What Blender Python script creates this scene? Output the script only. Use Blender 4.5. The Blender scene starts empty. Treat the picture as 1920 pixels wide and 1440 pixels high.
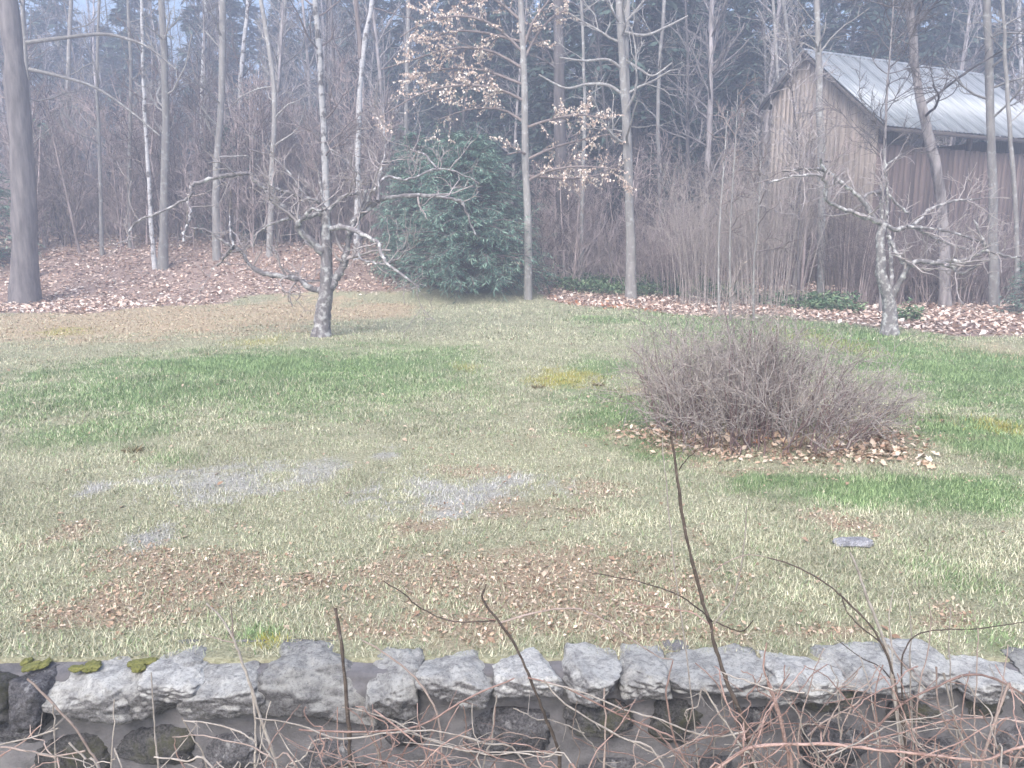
import bpy, math, random
import numpy as np

# ------------------------------------------------------------------ camera, sky, sun, exposure
sc = bpy.context.scene
COL = sc.collection
F, PITCH, H = 1450.0, math.radians(10.5), 2.3          # focal length in photo pixels, tilt, eye height over the lawn
cam_d = bpy.data.cameras.new('camera'); cam = bpy.data.objects.new('camera', cam_d); COL.objects.link(cam)
cam.location = (0, 0, H); cam.rotation_euler = (math.pi/2 - PITCH, 0, 0)
cam_d.sensor_width = 36; cam_d.lens = F/1920*36; cam_d.clip_start = .05; cam_d.clip_end = 1500
sc.camera = cam
SUN_EL, SUN_AZ = math.radians(48), math.radians(200)     # azimuth: from +Y clockwise
w = bpy.data.worlds.new('World'); sc.world = w; w.use_nodes = True
nt = w.node_tree; bg = nt.nodes['Background']
sky = nt.nodes.new('ShaderNodeTexSky'); sky.sky_type = 'NISHITA'; sky.sun_disc = False
sky.sun_elevation = SUN_EL; sky.sun_rotation = SUN_AZ; sky.air_density = 1.0; sky.dust_density = 3.5; sky.ozone_density = 1.0
nt.links.new(sky.outputs[0], bg.inputs[0]); bg.inputs[1].default_value = .12
sd = bpy.data.lights.new('sun', 'SUN'); sd.energy = 1.5; sd.angle = math.radians(40); sd.color = (1, .965, .92)
sun = bpy.data.objects.new('sun', sd); COL.objects.link(sun)
sun.rotation_euler = (math.pi/2 - SUN_EL, 0, math.pi - SUN_AZ)
sun.location = (0, 0, 60)
vs = sc.view_settings; vs.view_transform = 'Standard'; vs.look = 'None'; vs.gamma = 1; vs.exposure = 1.38
sc.cycles.max_bounces = 6; sc.cycles.transparent_max_bounces = 4; sc.cycles.volume_bounces = 1
HAZE_DENSITY = .007

rng = np.random.default_rng(7)
random.seed(7)

# ------------------------------------------------------------------ helpers
CP, SP = math.cos(PITCH), math.sin(PITCH)
def P(px, py, Y):
    """the point at distance Y seen at photo pixel (px, py)"""
    dx, dv = (px-960)/F, (720-py)/F
    d = np.array([dx, CP+dv*SP, -SP+dv*CP])
    return np.array([0, 0, H]) + d*(Y/d[1])
def G(px, py):
    """the point of the flat lawn seen at photo pixel (px, py)"""
    dx, dv = (px-960)/F, (720-py)/F
    d = np.array([dx, CP+dv*SP, -SP+dv*CP])
    return np.array([0, 0, H]) + d*(-H/d[2])
def pxm(Y, z=0.):                      # metres per photo pixel
    return (Y*CP+(H-z)*SP)/F
def sstep(a, b, x):
    t = np.clip((x-a)/(b-a), 0, 1); return t*t*(3-2*t)
def _hash(ix, iy, s):
    n = (ix.astype(np.int64)*374761393 + iy.astype(np.int64)*668265263 + s*1442695041) & 0xffffffff
    n = ((n ^ (n >> 13))*1274126177) & 0xffffffff
    n = (n ^ (n >> 16)) & 0xffffff
    return n/float(0xffffff)
def vnoise(x, y, s=0):
    ix, iy = np.floor(x), np.floor(y); fx, fy = x-ix, y-iy
    fx = fx*fx*(3-2*fx); fy = fy*fy*(3-2*fy)
    a, b, c, d = _hash(ix, iy, s), _hash(ix+1, iy, s), _hash(ix, iy+1, s), _hash(ix+1, iy+1, s)
    return (a*(1-fx)+b*fx)*(1-fy)+(c*(1-fx)+d*fx)*fy
def fbm(x, y, s=0, o=4):
    r, a, t = 0, 1., 0
    for k in range(o):
        r = r+a*vnoise(x*2**k+17.3*k, y*2**k-9.1*k, s+k); t += a; a *= .55
    return r/t

def link(o, parent=None):
    COL.objects.link(o)
    if parent is not None: o.parent = parent
    return o
def tag(o, label=None, cat=None, group=None, kind=None):
    if label: o['label'] = label
    if cat: o['category'] = cat
    if group: o['group'] = group
    if kind: o['kind'] = kind
    return o
def empty(name, loc=(0, 0, 0), rz=0):
    o = bpy.data.objects.new(name, None); o.location = loc; o.rotation_euler = (0, 0, rz); o.empty_display_size = .2
    return link(o)
def make_mesh(name, V, Fs, mat, smooth=True, col=None):
    V = np.asarray(V, np.float32); Fs = np.asarray(Fs, np.int32)
    me = bpy.data.meshes.new(name); k = Fs.shape[1]
    me.vertices.add(len(V)); me.vertices.foreach_set('co', V.ravel())
    me.loops.add(Fs.size); me.loops.foreach_set('vertex_index', Fs.ravel())
    me.polygons.add(len(Fs)); me.polygons.foreach_set('loop_start', np.arange(0, Fs.size, k, dtype=np.int32))
    me.polygons.foreach_set('loop_total', np.full(len(Fs), k, np.int32))
    if smooth: me.polygons.foreach_set('use_smooth', np.ones(len(Fs), bool))
    if col is not None:
        a = me.color_attributes.new('col', 'FLOAT_COLOR', 'POINT')
        c = np.ones((len(V), 4), np.float32); c[:, :3] = col; a.data.foreach_set('color', c.ravel())
    me.update(calc_edges=True); me.materials.append(mat)
    return me
def mobj(name, V, Fs, mat, parent=None, smooth=True, col=None):
    return link(bpy.data.objects.new(name, make_mesh(name, V, Fs, mat, smooth, col)), parent)
def cat_blocks(blocks):
    Vs, Fs, n = [], [], 0
    for V, Fa in blocks:
        Vs.append(V); Fs.append(Fa+n); n += len(V)
    return np.concatenate(Vs), np.concatenate(Fs)
def copy_thing(root):
    r = root.copy(); COL.objects.link(r)
    for ch in root.children:
        c = ch.copy(); COL.objects.link(c); c.parent = r
        for g in ch.children:
            d = g.copy(); COL.objects.link(d); d.parent = c
    return r
def unit(v): return v/np.maximum(np.linalg.norm(v, axis=-1, keepdims=True), 1e-9)

def tubes(Pa, R, sides=3, bump=0., seed=0):
    """N tubes of K points each -> quads"""
    Pa = np.asarray(Pa, float); R = np.asarray(R, float)
    if Pa.ndim == 2: Pa, R = Pa[None], R[None]
    N, K, _ = Pa.shape
    T = unit(np.gradient(Pa, axis=1)); m = unit(T.mean(1))
    ref = np.where(np.abs(m[:, 2:3]) > .75, np.array([[1., 0, 0]]), np.array([[0, 0, 1.]]))
    U = unit(np.cross(T, ref[:, None, :])); W = np.cross(T, U)
    a = np.arange(sides)/sides*2*np.pi
    rr = R[:, :, None]*np.ones(sides)
    if bump:
        g = np.random.default_rng(seed); rr = rr*(1+bump*(g.random((N, K, sides))-.5)*2)
    V = Pa[:, :, None, :] + rr[..., None]*(np.cos(a)[:, None]*U[:, :, None, :] + np.sin(a)[:, None]*W[:, :, None, :])
    i = np.arange(N)[:, None, None]*K*sides; k = np.arange(K-1)[None, :, None]*sides; s = np.arange(sides)[None, None, :]
    s2 = (s+1) % sides
    Fq = np.stack([i+k+s, i+k+s2, i+k+sides+s2, i+k+sides+s], -1).reshape(-1, 4)
    return V.reshape(-1, 3), Fq
def smooth_path(pts, rad, sub=5):
    pts = np.asarray(pts, float); rad = np.asarray(rad, float); n = len(pts)
    if n == 2:
        t = np.linspace(0, 1, sub+1)[:, None]; return pts[0]*(1-t)+pts[1]*t, rad[0]*(1-t[:, 0])+rad[1]*t[:, 0]
    e = np.vstack([2*pts[0]-pts[1], pts, 2*pts[-1]-pts[-2]])
    out, ro = [], []
    for i in range(n-1):
        p0, p1, p2, p3 = e[i:i+4]
        for t in np.arange(sub)/sub:
            out.append(.5*(2*p1+(p2-p0)*t+(2*p0-5*p1+4*p2-p3)*t*t+(3*p1-p0-3*p2+p3)*t**3)); ro.append(rad[i]*(1-t)+rad[i+1]*t)
    out.append(pts[-1]); ro.append(rad[-1])
    return np.array(out), np.array(ro)
def resample(pa, ra, K):
    d = np.r_[0, np.cumsum(np.linalg.norm(np.diff(pa, axis=0), axis=1))]; t = np.linspace(0, d[-1], K)
    return np.stack([np.interp(t, d, pa[:, j]) for j in range(3)], 1), np.interp(t, d, ra)
def sprout(Pa, R, n, tr=(.2, 1), ln=(.5, .15), ang=(35, 70), up=.2, K=5, rs=.6, rmin=.002, tip=.35, wig=.18, curve=.1, g=rng, w=None, falloff=.0):
    """n shoots leaving N parent paths"""
    N, Kp, _ = Pa.shape
    L = np.linalg.norm(np.diff(Pa, axis=1), axis=2).sum(1)
    idx = g.choice(N, n, p=(L/L.sum() if w is None else w))
    t = g.uniform(tr[0], tr[1], n); f = t*(Kp-1); i0 = np.minimum(f.astype(int), Kp-2); f = (f-i0)[:, None]
    st = Pa[idx, i0]*(1-f)+Pa[idx, i0+1]*f; T = unit(Pa[idx, i0+1]-Pa[idx, i0])
    r0 = R[idx, i0]*(1-f[:, 0])+R[idx, i0+1]*f[:, 0]
    pr = unit(np.cross(T, g.normal(size=(n, 3)))); a = np.radians(g.uniform(ang[0], ang[1], n))[:, None]
    d = unit(np.cos(a)*T+np.sin(a)*pr+np.array([0, 0, up]))
    l = np.maximum(g.normal(ln[0], ln[1], n), ln[0]*.25)*(1-falloff*t)
    pts = [st]
    for k in range(K-1):
        d = unit(d+wig*g.normal(size=(n, 3))+np.array([0, 0, curve/(K-1)]))
        pts.append(pts[-1]+d*(l/(K-1))[:, None])
    Pn = np.stack(pts, 1); rb = np.maximum(r0*rs, rmin)
    return Pn, rb[:, None]*np.linspace(1, tip, K)[None]
def leaves(C, D, U, ln, wd, fold=.25):
    """folded diamond leaves: two triangles each"""
    n = len(C); D = unit(D); S = unit(np.cross(D, U)); Nn = np.cross(S, D)
    ln = np.broadcast_to(ln, n)[:, None]; wd = np.broadcast_to(wd, n)[:, None]
    a = C; b = C+D*ln*.5+S*wd*.5+Nn*wd*fold; c = C+D*ln; d = C+D*ln*.5-S*wd*.5+Nn*wd*fold
    V = np.stack([a, b, c, d], 1).reshape(-1, 3); i = np.arange(n)[:, None]*4
    return V, np.concatenate([i+[0, 1, 2], i+[0, 2, 3]], 1).reshape(-1, 3)
def rounded_stone(name, size, seed, mat, parent, loc, rz=0, tilt=(0, 0), power=3.2, rough=.1, sub=4, cuts=6):
    import bmesh
    bm = bmesh.new(); bmesh.ops.create_icosphere(bm, subdivisions=sub, radius=1)
    v = np.array([x.co[:] for x in bm.verts]); fs = np.array([[q.index for q in f.verts] for f in bm.faces]); bm.free()
    g = np.random.default_rng(seed)
    s = (np.abs(v)**power).sum(1)**(-1/power); q = v*s[:, None]
    for k in range(cuts):
        nrm = unit(g.normal(size=3)); off = g.uniform(.72, .95); d = q@nrm; q = q-np.maximum(d-off, 0)[:, None]*nrm*.85
    o = g.uniform(0, 50, 3)
    n1 = fbm(q[:, 0]*1.6+o[0]+q[:, 2]*.7, q[:, 1]*1.6+o[1]-q[:, 2]*1.1, seed, 4)-.5
    n2 = fbm(q[:, 0]*5+o[2], q[:, 2]*5+q[:, 1]*3, seed+3, 3)-.5
    n3 = np.abs(fbm(q[:, 0]*9+o[1]+q[:, 1]*4, q[:, 2]*9+o[0], seed+5, 4)-.5)
    q = q*(1+rough*2.6*n1+rough*1.5*n2-rough*1.1*n3)[:, None]
    q = q*np.asarray(size)/2
    ob = mobj(name, q, fs, mat, parent)
    ob.location = loc; ob.rotation_euler = (tilt[0], tilt[1], rz)
    return ob

# ------------------------------------------------------------------ materials
def M(name):
    m = bpy.data.materials.new(name); m.use_nodes = True
    return m, m.node_tree.nodes, m.node_tree.links, m.node_tree.nodes['Principled BSDF']
def tex(n, l, kind, scale, detail=4, rough=.6, coord='Object', stretch=None, dist=0):
    tc = n.new('ShaderNodeTexCoord'); mp = n.new('ShaderNodeMapping'); l.new(tc.outputs[coord], mp.inputs[0])
    if stretch: mp.inputs['Scale'].default_value = stretch
    if kind == 'noise':
        t = n.new('ShaderNodeTexNoise'); t.inputs['Scale'].default_value = scale; t.inputs['Detail'].default_value = detail; t.inputs['Roughness'].default_value = rough
        t.inputs['Distortion'].default_value = dist
    else:
        t = n.new('ShaderNodeTexVoronoi'); t.inputs['Scale'].default_value = scale
    l.new(mp.outputs[0], t.inputs['Vector']); return t.outputs[0]
def ramp(n, l, src, stops):
    r = n.new('ShaderNodeValToRGB'); l.new(src, r.inputs[0]); e = r.color_ramp.elements
    while len(e) < len(stops): e.new(.5)
    for k, (p, c) in enumerate(stops): e[k].position = p; e[k].color = (*c, 1) if len(c) == 3 else c
    return r.outputs[0]
def mix(n, l, f, a, b, mode='MIX'):
    x = n.new('ShaderNodeMix'); x.data_type = 'RGBA'; x.blend_type = mode
    for s, v in ((0, f), (6, a), (7, b)):
        if hasattr(v, 'links') or isinstance(v, bpy.types.NodeSocket): l.new(v, x.inputs[s])
        else: x.inputs[s].default_value = v if s == 0 else (*v, 1)
    return x.outputs[2]
def bump(n, l, b, src, strength, dist=.02):
    k = n.new('ShaderNodeBump'); k.inputs['Strength'].default_value = strength; k.inputs['Distance'].default_value = dist
    l.new(src, k.inputs['Height']); l.new(k.outputs[0], b.inputs['Normal'])
def vary(n, l, c, amount=.25):
    """a little lighter or darker from object to object"""
    oi = n.new('ShaderNodeObjectInfo'); r = ramp(n, l, oi.outputs['Random'], [(0, (1-amount,)*3), (1, (1+amount,)*3)])
    return mix(n, l, 1., c, r, 'MULTIPLY')
def bark(name, dark, light, patch=None, pt=(.55, .68), scale=6, stretch=(1, 1, .25), pscale=5, v=.2):
    m, n, l, b = M(name)
    c = ramp(n, l, tex(n, l, 'noise', scale, 5, .65, stretch=stretch), [(.3, dark), (.7, light)])
    if patch:
        f = ramp(n, l, tex(n, l, 'noise', pscale, 4, .6), [(pt[0], (0, 0, 0)), (pt[1], (1, 1, 1))])
        c = mix(n, l, f, c, patch)
    c = vary(n, l, c, v)
    l.new(c, b.inputs['Base Color']); b.inputs['Roughness'].default_value = .9; b.inputs['Specular IOR Level'].default_value = .2
    bump(n, l, b, tex(n, l, 'noise', scale*4, 4, .7, stretch=stretch), .6, .02)
    return m
def attr_mat(name, noise=0., scale=30, rough=.85, trans=0.):
    m, n, l, b = M(name); a = n.new('ShaderNodeVertexColor'); a.layer_name = 'col'; c = a.outputs[0]
    if noise: c = mix(n, l, 1., c, ramp(n, l, tex(n, l, 'noise', scale), [(.25, (1-noise,)*3), (.75, (1+noise,)*3)]), 'MULTIPLY')
    l.new(c, b.inputs['Base Color']); b.inputs['Roughness'].default_value = rough; b.inputs['Specular IOR Level'].default_value = .25
    return m
M_APPLE = bark('apple_bark', (.12, .11, .115), (.28, .26, .27), (.54, .54, .54), (.5, .65), 9, (1, 1, .5), 7)
M_APPLE_PALE = bark('lichened_apple_bark', (.16, .15, .155), (.32, .3, .305), (.6, .6, .595), (.5, .63), 9, (1, 1, .5), 8)
M_BIRCH = bark('birch_bark', (.38, .38, .39), (.62, .62, .63), (.14, .13, .13), (.52, .6), 5, (1, 1, 3), 3)
M_GREY = bark('grey_bark', (.2, .19, .19), (.36, .35, .34), (.46, .47, .46), (.55, .68), 6)
M_DARK = bark('dark_pine_bark', (.1, .092, .095), (.24, .22, .225), None, scale=7, stretch=(1, 1, .18))
M_MID = bark('misty_bark', (.1, .09, .092), (.42, .39, .395), None, scale=5, v=.7)
M_SAPL = bark('sapling_bark', (.15, .12, .118), (.5, .42, .41), None, scale=5, v=.75)
M_TWIG = bark('twig_bark', (.15, .12, .115), (.28, .24, .23), None, scale=8)
M_APPLE_TWIG = bark('apple_twig_bark', (.22, .19, .19), (.46, .42, .42), None, scale=8)
M_SHRUB = bark('grey_twig_bark', (.23, .195, .18), (.58, .525, .495), None, scale=14, stretch=(1, 1, 1))
M_SHRUB_RED = bark('purple_brown_twig_bark', (.2, .14, .14), (.42, .31, .3), None, scale=14, stretch=(1, 1, 1))
M_CANE_DARK = bark('dark_cane_bark', (.06, .048, .042), (.15, .12, .1), (.3, .27, .24), (.62, .75), 20, (1, 1, 1), 40)
M_CANE_PALE = bark('pale_cane_bark', (.28, .245, .215), (.52, .475, .43), None, scale=18, stretch=(1, 1, 1))
M_CANE_RED = bark('red_brown_cane_bark', (.2, .125, .105), (.45, .325, .285), None, scale=14, stretch=(1, 1, 1), v=.4)
M_CANE_TAN = bark('tan_cane_bark', (.25, .19, .165), (.46, .38, .34), None, scale=14, stretch=(1, 1, 1), v=.4)
M_LEAF = attr_mat('leaf'); M_GRASS = attr_mat('grass_blade', rough=.8); M_NEEDLE = attr_mat('needle', rough=.7)

def stone_mat(name, dark, light, lichen, lt, moss=None, mt=(.6, .7)):
    m, n, l, b = M(name)
    c = ramp(n, l, tex(n, l, 'noise', 9, 6, .65), [(.28, dark), (.72, light)])
    sp = ramp(n, l, tex(n, l, 'noise', 75, 5, .8), [(.36, (.45,)*3), (.62, (1.25,)*3)]); c = mix(n, l, 1., c, sp, 'MULTIPLY')
    f = ramp(n, l, tex(n, l, 'noise', 11, 5, .7, dist=.6), [(lt[0], (0, 0, 0)), (lt[1], (1, 1, 1))])
    # lichen prefers faces that look up
    ge = n.new('ShaderNodeNewGeometry'); sx = n.new('ShaderNodeSeparateXYZ'); l.new(ge.outputs['Normal'], sx.inputs[0])
    upf = ramp(n, l, sx.outputs[2], [(.15, (.1,)*3), (.7, (1,)*3)]); f = mix(n, l, 1., f, upf, 'MULTIPLY')
    c = mix(n, l, f, c, lichen); sp2 = ramp(n, l, tex(n, l, 'noise', 48, 6, .85), [(.36, (.55,)*3), (.5, (1.1,)*3)]); c = mix(n, l, 1., c, sp2, 'MULTIPLY')
    if moss:
        fm = ramp(n, l, tex(n, l, 'noise', 5, 5, .7), [(mt[0], (0, 0, 0)), (mt[1], (1, 1, 1))]); c = mix(n, l, fm, c, moss)
    c = vary(n, l, c, .28)
    l.new(c, b.inputs['Base Color']); b.inputs['Roughness'].default_value = .9; b.inputs['Specular IOR Level'].default_value = .2
    bump(n, l, b, tex(n, l, 'noise', 55, 7, .8), 1., .03)
    return m
M_CAP = stone_mat('lichen_covered_stone', (.17, .165, .175), (.29, .285, .295), (.62, .62, .595), (.26, .58))
M_STONE = stone_mat('grey_field_stone', (.09, .09, .1), (.24, .235, .25), (.5, .5, .5), (.55, .66))
M_MOSSY = stone_mat('mossy_field_stone', (.09, .09, .095), (.22, .215, .22), (.45, .45, .44), (.58, .68), (.13, .13, .085), (.5, .66))
m, n, l, b = M('mortar'); M_MORTAR = m
l.new(ramp(n, l, tex(n, l, 'noise', 7, 7, .6), [(.3, (.15, .146, .155)), (.7, (.31, .3, .315))]), b.inputs['Base Color']); b.inputs['Roughness'].default_value = .95
bump(n, l, b, tex(n, l, 'noise', 45, 7, .8), 1., .025)
m, n, l, b = M('moss'); M_MOSS = m
l.new(ramp(n, l, tex(n, l, 'noise', 30, 5), [(.3, (.1, .11, .03)), (.7, (.24, .235, .075))]), b.inputs['Base Color']); b.inputs['Roughness'].default_value = 1
bump(n, l, b, tex(n, l, 'noise', 90, 4), 1, .01)

# ------------------------------------------------------------------ the lie of the land and what grows where
def terrain(x, y):
    x = np.asarray(x, float); y = np.asarray(y, float)
    amp = np.interp(x, [-14, -5, 1, 5], [2.5, 2.0, .9, .55])
    z = amp*sstep(28.5, 39, y)+9.5*sstep(38, 135, y)**1.0
    z = z+(fbm(x*.35, y*.35, 5, 3)-.5)*.10*sstep(4.3, 9, y)+(fbm(x*.25+9, y*.25, 11, 3)-.5)*.5*sstep(30, 38, y)
    return np.where(y < 3.93, -1.25+.1*(fbm(x*.8, y*.8, 3, 2)-.5), z)
def T(x, y): return float(terrain(np.array([x]), np.array([y]))[0])
EDGE = [(-400, 588), (0, 588), (150, 588), (300, 574), (580, 562), (720, 560), (860, 557), (1000, 557), (1060, 572), (1200, 582), (1320, 597), (1480, 600), (1600, 606), (1640, 610), (1680, 624), (1800, 630), (1930, 628), (2300, 628)]
_e = np.array([G(a, b_)[:2] for a, b_ in EDGE]); _o = np.argsort(_e[:, 0])
def forest_mask(x, y):
    ye = np.interp(x, _e[_o, 0], _e[_o, 1])+(fbm(x*.5, y*.5, 21, 3)-.5)*3.5
    return sstep(-.8, .9, y-ye)
def ell(px, py, rx, ry, wt=1.):
    a, b_ = G(px, py+ry), G(px, py-ry); c = (a[1]+b_[1])/2
    return ((px-960)/F*(c*CP+H*SP), c, rx*pxm(c), (b_[1]-a[1])/2, wt)
def region(x, y, items, s, rough=1.1, ns=1.3):
    r = np.zeros_like(x); q = (fbm(x*ns, y*ns, s, 3)-.5)*rough*1.2+(fbm(x*ns*5, y*ns*5, s+9, 3)-.5)*rough*1.3
    for cx, cy, ax, ay, wt in items:
        d = np.sqrt(((x-cx)/ax)**2+((y-cy)/ay)**2)
        r = np.maximum(r, wt*sstep(1.6, .2, d+q))
    return r
GREEN = [ell(*a) for a in [(480, 690, 340, 30), (260, 745, 270, 50, .75), (640, 730, 280, 60, .65), (700, 690, 220, 46, .7), (190, 805, 170, 34, .6), (850, 680, 60, 28, .6), (590, 665, 170, 16, .7),
    (1640, 655, 150, 36), (1800, 730, 170, 95), (1850, 830, 130, 60), (1700, 920, 280, 36), (1440, 905, 120, 24, .9), (1150, 770, 110, 55, .75), (1130, 690, 60, 25, .7), (1245, 840, 65, 30, .8),
    (1950, 760, 160, 130), (1150, 600, 70, 10, .7), (495, 1190, 45, 22, .8), (1780, 1080, 70, 50, .4), (1860, 1200, 60, 40, .4), (1420, 660, 260, 100, .6), (320, 860, 60, 20, .4)]]
BROWN = [ell(*a) for a in [(1010, 1110, 330, 85), (880, 1180, 260, 50), (1200, 1150, 170, 70), (340, 1085, 185, 60), (250, 1130, 170, 40, .9), (140, 990, 50, 28, .9), (590, 1085, 42, 42, .9), (970, 960, 130, 24, .8),
    (780, 990, 60, 20, .8), (880, 880, 65, 12, .7), (1120, 912, 55, 22, .7), (1600, 985, 62, 22), (1780, 1160, 65, 25, .8), (1340, 1180, 85, 40, .8), (1550, 1185, 105, 14, .8), (100, 1150, 50, 20, .7), (150, 1255, 130, 12, .8),
    (1460, 820, 270, 42, 1.), (1420, 780, 230, 70, .9), (1300, 1010, 25, 25, .5)]]
TAN = [ell(*a) for a in [(250, 608, 340, 40), (520, 590, 140, 30), (700, 585, 90, 18), (60, 620, 120, 26, .8), (1860, 660, 90, 20, .5)]]
GREY = [ell(*a) for a in [(400, 905, 135, 30, .72), (860, 930, 140, 38, .8), (600, 882, 55, 18, .65), (500, 880, 36, 16, .6), (290, 1010, 32, 24, .8), (730, 850, 18, 10, .8), (180, 915, 22, 14, .8), (960, 900, 40, 16, .7), (690, 970, 24, 10, .6), (880, 1000, 10, 8, .1)]]
YELLOW = [ell(*a) for a in [(1060, 710, 80, 18, .8), (120, 620, 70, 10, .6), (500, 1205, 40, 14, .8), (480, 640, 60, 10, .5), (1250, 1245, 110, 10, .9), (1570, 1248, 120, 8, .8), (1880, 800, 60, 18, .7), (1540, 640, 60, 26, .5), (870, 690, 30, 12, .5)]]
def masks(x, y):
    return [region(x, y, GREEN, 31, .9, .9), region(x, y, BROWN, 41, 1.3, 1.6), region(x, y, TAN, 51, .8, 1.), region(x, y, GREY, 61, 1.3, 2.), region(x, y, YELLOW, 71, .9, 1.5), forest_mask(x, y)]

def axis(segs):
    out = []
    for a, b_, s in segs: out += list(np.arange(a, b_, s))
    return np.array(out+[segs[-1][1]])
gx = axis([(-205, -60, 8), (-60, -24, 1.5), (-24, -9, .4), (-9, 9, .14), (9, 24, .4), (24, 60, 1.5), (60, 205, 8)])
gy = axis([(-60, -8, 8), (-8, 2, .8), (2, 3.8, .15), (3.87, 3.98, .1), (4.0, 12, .09), (12, 32, .28), (32, 60, 1.), (60, 230, 6)])
X, Y = np.meshgrid(gx, gy); Z = terrain(X, Y)
mk = [q.ravel() for q in masks(X.ravel(), Y.ravel())]
near = (Y.ravel() < 60)
nx, ny = len(gx), len(gy); ii = (np.arange(ny-1)[:, None]*nx+np.arange(nx-1)[None]).ravel()
Vg = np.stack([X.ravel(), Y.ravel(), Z.ravel()], 1); Fg = np.stack([ii, ii+1, ii+nx+1, ii+nx], 1)
m, n, l, b = M('ground'); M_GROUND = m
def amask(name): a = n.new('ShaderNodeAttribute'); a.attribute_name = name; return a.outputs['Fac']
fine = tex(n, l, 'noise', 38, 6, .72); mid = tex(n, l, 'noise', 6, 5, .65)
c = ramp(n, l, fine, [(.3, (.09, .088, .055)), (.5, (.31, .305, .21)), (.7, (.64, .625, .47))])
c = mix(n, l, .35, c, ramp(n, l, mid, [(.3, (.26, .28, .16)), (.7, (.52, .48, .34))]))
def layer(c, name, lo, hi, thr=.5, soft=.22):
    x = n.new('ShaderNodeMath'); x.operation = 'ADD'; l.new(amask(name), x.inputs[0])
    y = n.new('ShaderNodeMath'); y.operation = 'MULTIPLY_ADD'; l.new(fine, y.inputs[0]); y.inputs[1].default_value = .9; y.inputs[2].default_value = -.45; l.new(y.outputs[0], x.inputs[1])
    f = ramp(n, l, x.outputs[0], [(thr-soft, (0, 0, 0)), (thr+soft, (1, 1, 1))])
    return mix(n, l, f, c, ramp(n, l, fine, [(.3, lo), (.7, hi)]))
c = layer(c, 'tan', (.28, .21, .13), (.6, .5, .36))
c = layer(c, 'green', (.08, .14, .055), (.26, .34, .17), .42, .3)
c = layer(c, 'yellow', (.24, .22, .05), (.46, .42, .14))
c = layer(c, 'grey', (.22, .215, .2), (.58, .57, .54), .55, .3)
c = layer(c, 'brown', (.2, .15, .1), (.54, .44, .33), .5, .32)
c = layer(c, 'forest', (.15, .105, .09), (.5, .38, .33))
l.new(c, b.inputs['Base Color']); b.inputs['Roughness'].default_value = .95; b.inputs['Specular IOR Level'].default_value = .15
bump(n, l, b, fine, .8, .03)
ground = mobj('ground', Vg, Fg, M_GROUND); tag(ground, kind='structure')
for nm, q in zip(['green', 'brown', 'tan', 'grey', 'yellow', 'forest'], mk):
    a = ground.data.attributes.new(nm, 'FLOAT', 'POINT'); a.data.foreach_set('value', q.astype(np.float32))

# ------------------------------------------------------------------ barn
D0 = 32.0
au = math.radians(25.5); U2 = np.array([math.cos(au), math.sin(au)]); V2 = np.array([-math.sin(au), math.cos(au)])
corner = P(1657, 238, D0)                               # near corner of the eave
ZE = corner[2]; ZB = .35
def px_of(p):
    d = np.asarray(p, float)-np.array([0, 0, H]); dep = d[1]*CP-d[2]*SP; return 960+F*d[0]/dep, 720-F*(d[1]*SP+d[2]*CP)/dep
HW = 4.0; LEN = 11.5; OVE, OVR = .55, .35               # half width, length, overhangs at eave and gable
RISE = 3.75
WC = np.array([corner[0], corner[1]])+U2*OVR+V2*OVE     # wall corner under the eave corner
brn = empty('barn', (WC[0], WC[1], ZB), au)             # local x along the ridge, local y across the gable
tag(brn, 'weathered wooden barn with pale ribbed metal roof behind the bare trees', 'barn')
m, n, l, b = M('weathered_boards'); M_BOARD = m
cc = ramp(n, l, tex(n, l, 'noise', 3, 6, .6, stretch=(6, 6, .35)), [(.3, (.24, .2, .17)), (.7, (.42, .36, .32))])
l.new(vary(n, l, cc, .2), b.inputs['Base Color']); b.inputs['Roughness'].default_value = .9
bump(n, l, b, tex(n, l, 'noise', 12, 5, .6, stretch=(6, 6, .3)), .5, .01)
m, n, l, b = M('red_brown_boards'); M_RED = m
cc = ramp(n, l, tex(n, l, 'noise', 3, 6, .6, stretch=(6, 6, .35)), [(.3, (.085, .065, .06)), (.7, (.19, .14, .125))])
l.new(vary(n, l, cc, .3), b.inputs['Base Color']); b.inputs['Roughness'].default_value = .9
m, n, l, b = M('galvanised_roof'); M_ROOF = m
cc = ramp(n, l, tex(n, l, 'noise', 1.2, 5, .6, stretch=(2, .5, .5)), [(.3, (.24, .265, .29)), (.7, (.42, .445, .47))])
l.new(vary(n, l, cc, .06), b.inputs['Base Color']); b.inputs['Roughness'].default_value = .5; b.inputs['Metallic'].default_value = .35
m, n, l, b = M('dark_trim'); M_TRIM = m
l.new(ramp(n, l, tex(n, l, 'noise', 8), [(.3, (.07, .06, .06)), (.7, (.13, .115, .11))]), b.inputs['Base Color']); b.inputs['Roughness'].default_value = .9
def box(x0, x1, y0, y1, z0, z1, z0b=None, z1b=None):
    V = np.array([(x0, y0, z0), (x1, y0, z0), (x1, y1, z0), (x0, y1, z0), (x0, y0, z1), (x1, y0, z1), (x1, y1, z1), (x0, y1, z1)], float)
    return V, np.array([(0, 3, 2, 1), (4, 5, 6, 7), (0, 1, 5, 4), (1, 2, 6, 5), (2, 3, 7, 6), (3, 0, 4, 7)])
WH = ZE-ZB+OVE*RISE/(HW+OVE)                            # wall height at the long sides
PK = WH+RISE*HW/(HW+OVE)                                # wall peak
W2 = 6.0                                               # the rear slope is shorter than the front one
TN_ = RISE/(HW+OVE)
def top_at(y): return WH+(PK-WH)*(1-abs(y-HW)/HW)
gw = mobj('gable_wall', *cat_blocks([box(.06, .14, .05, W2-.05, 0, WH-.1)]), M_TRIM, brn, smooth=False)
nb = 22; bw = W2/nb
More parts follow.
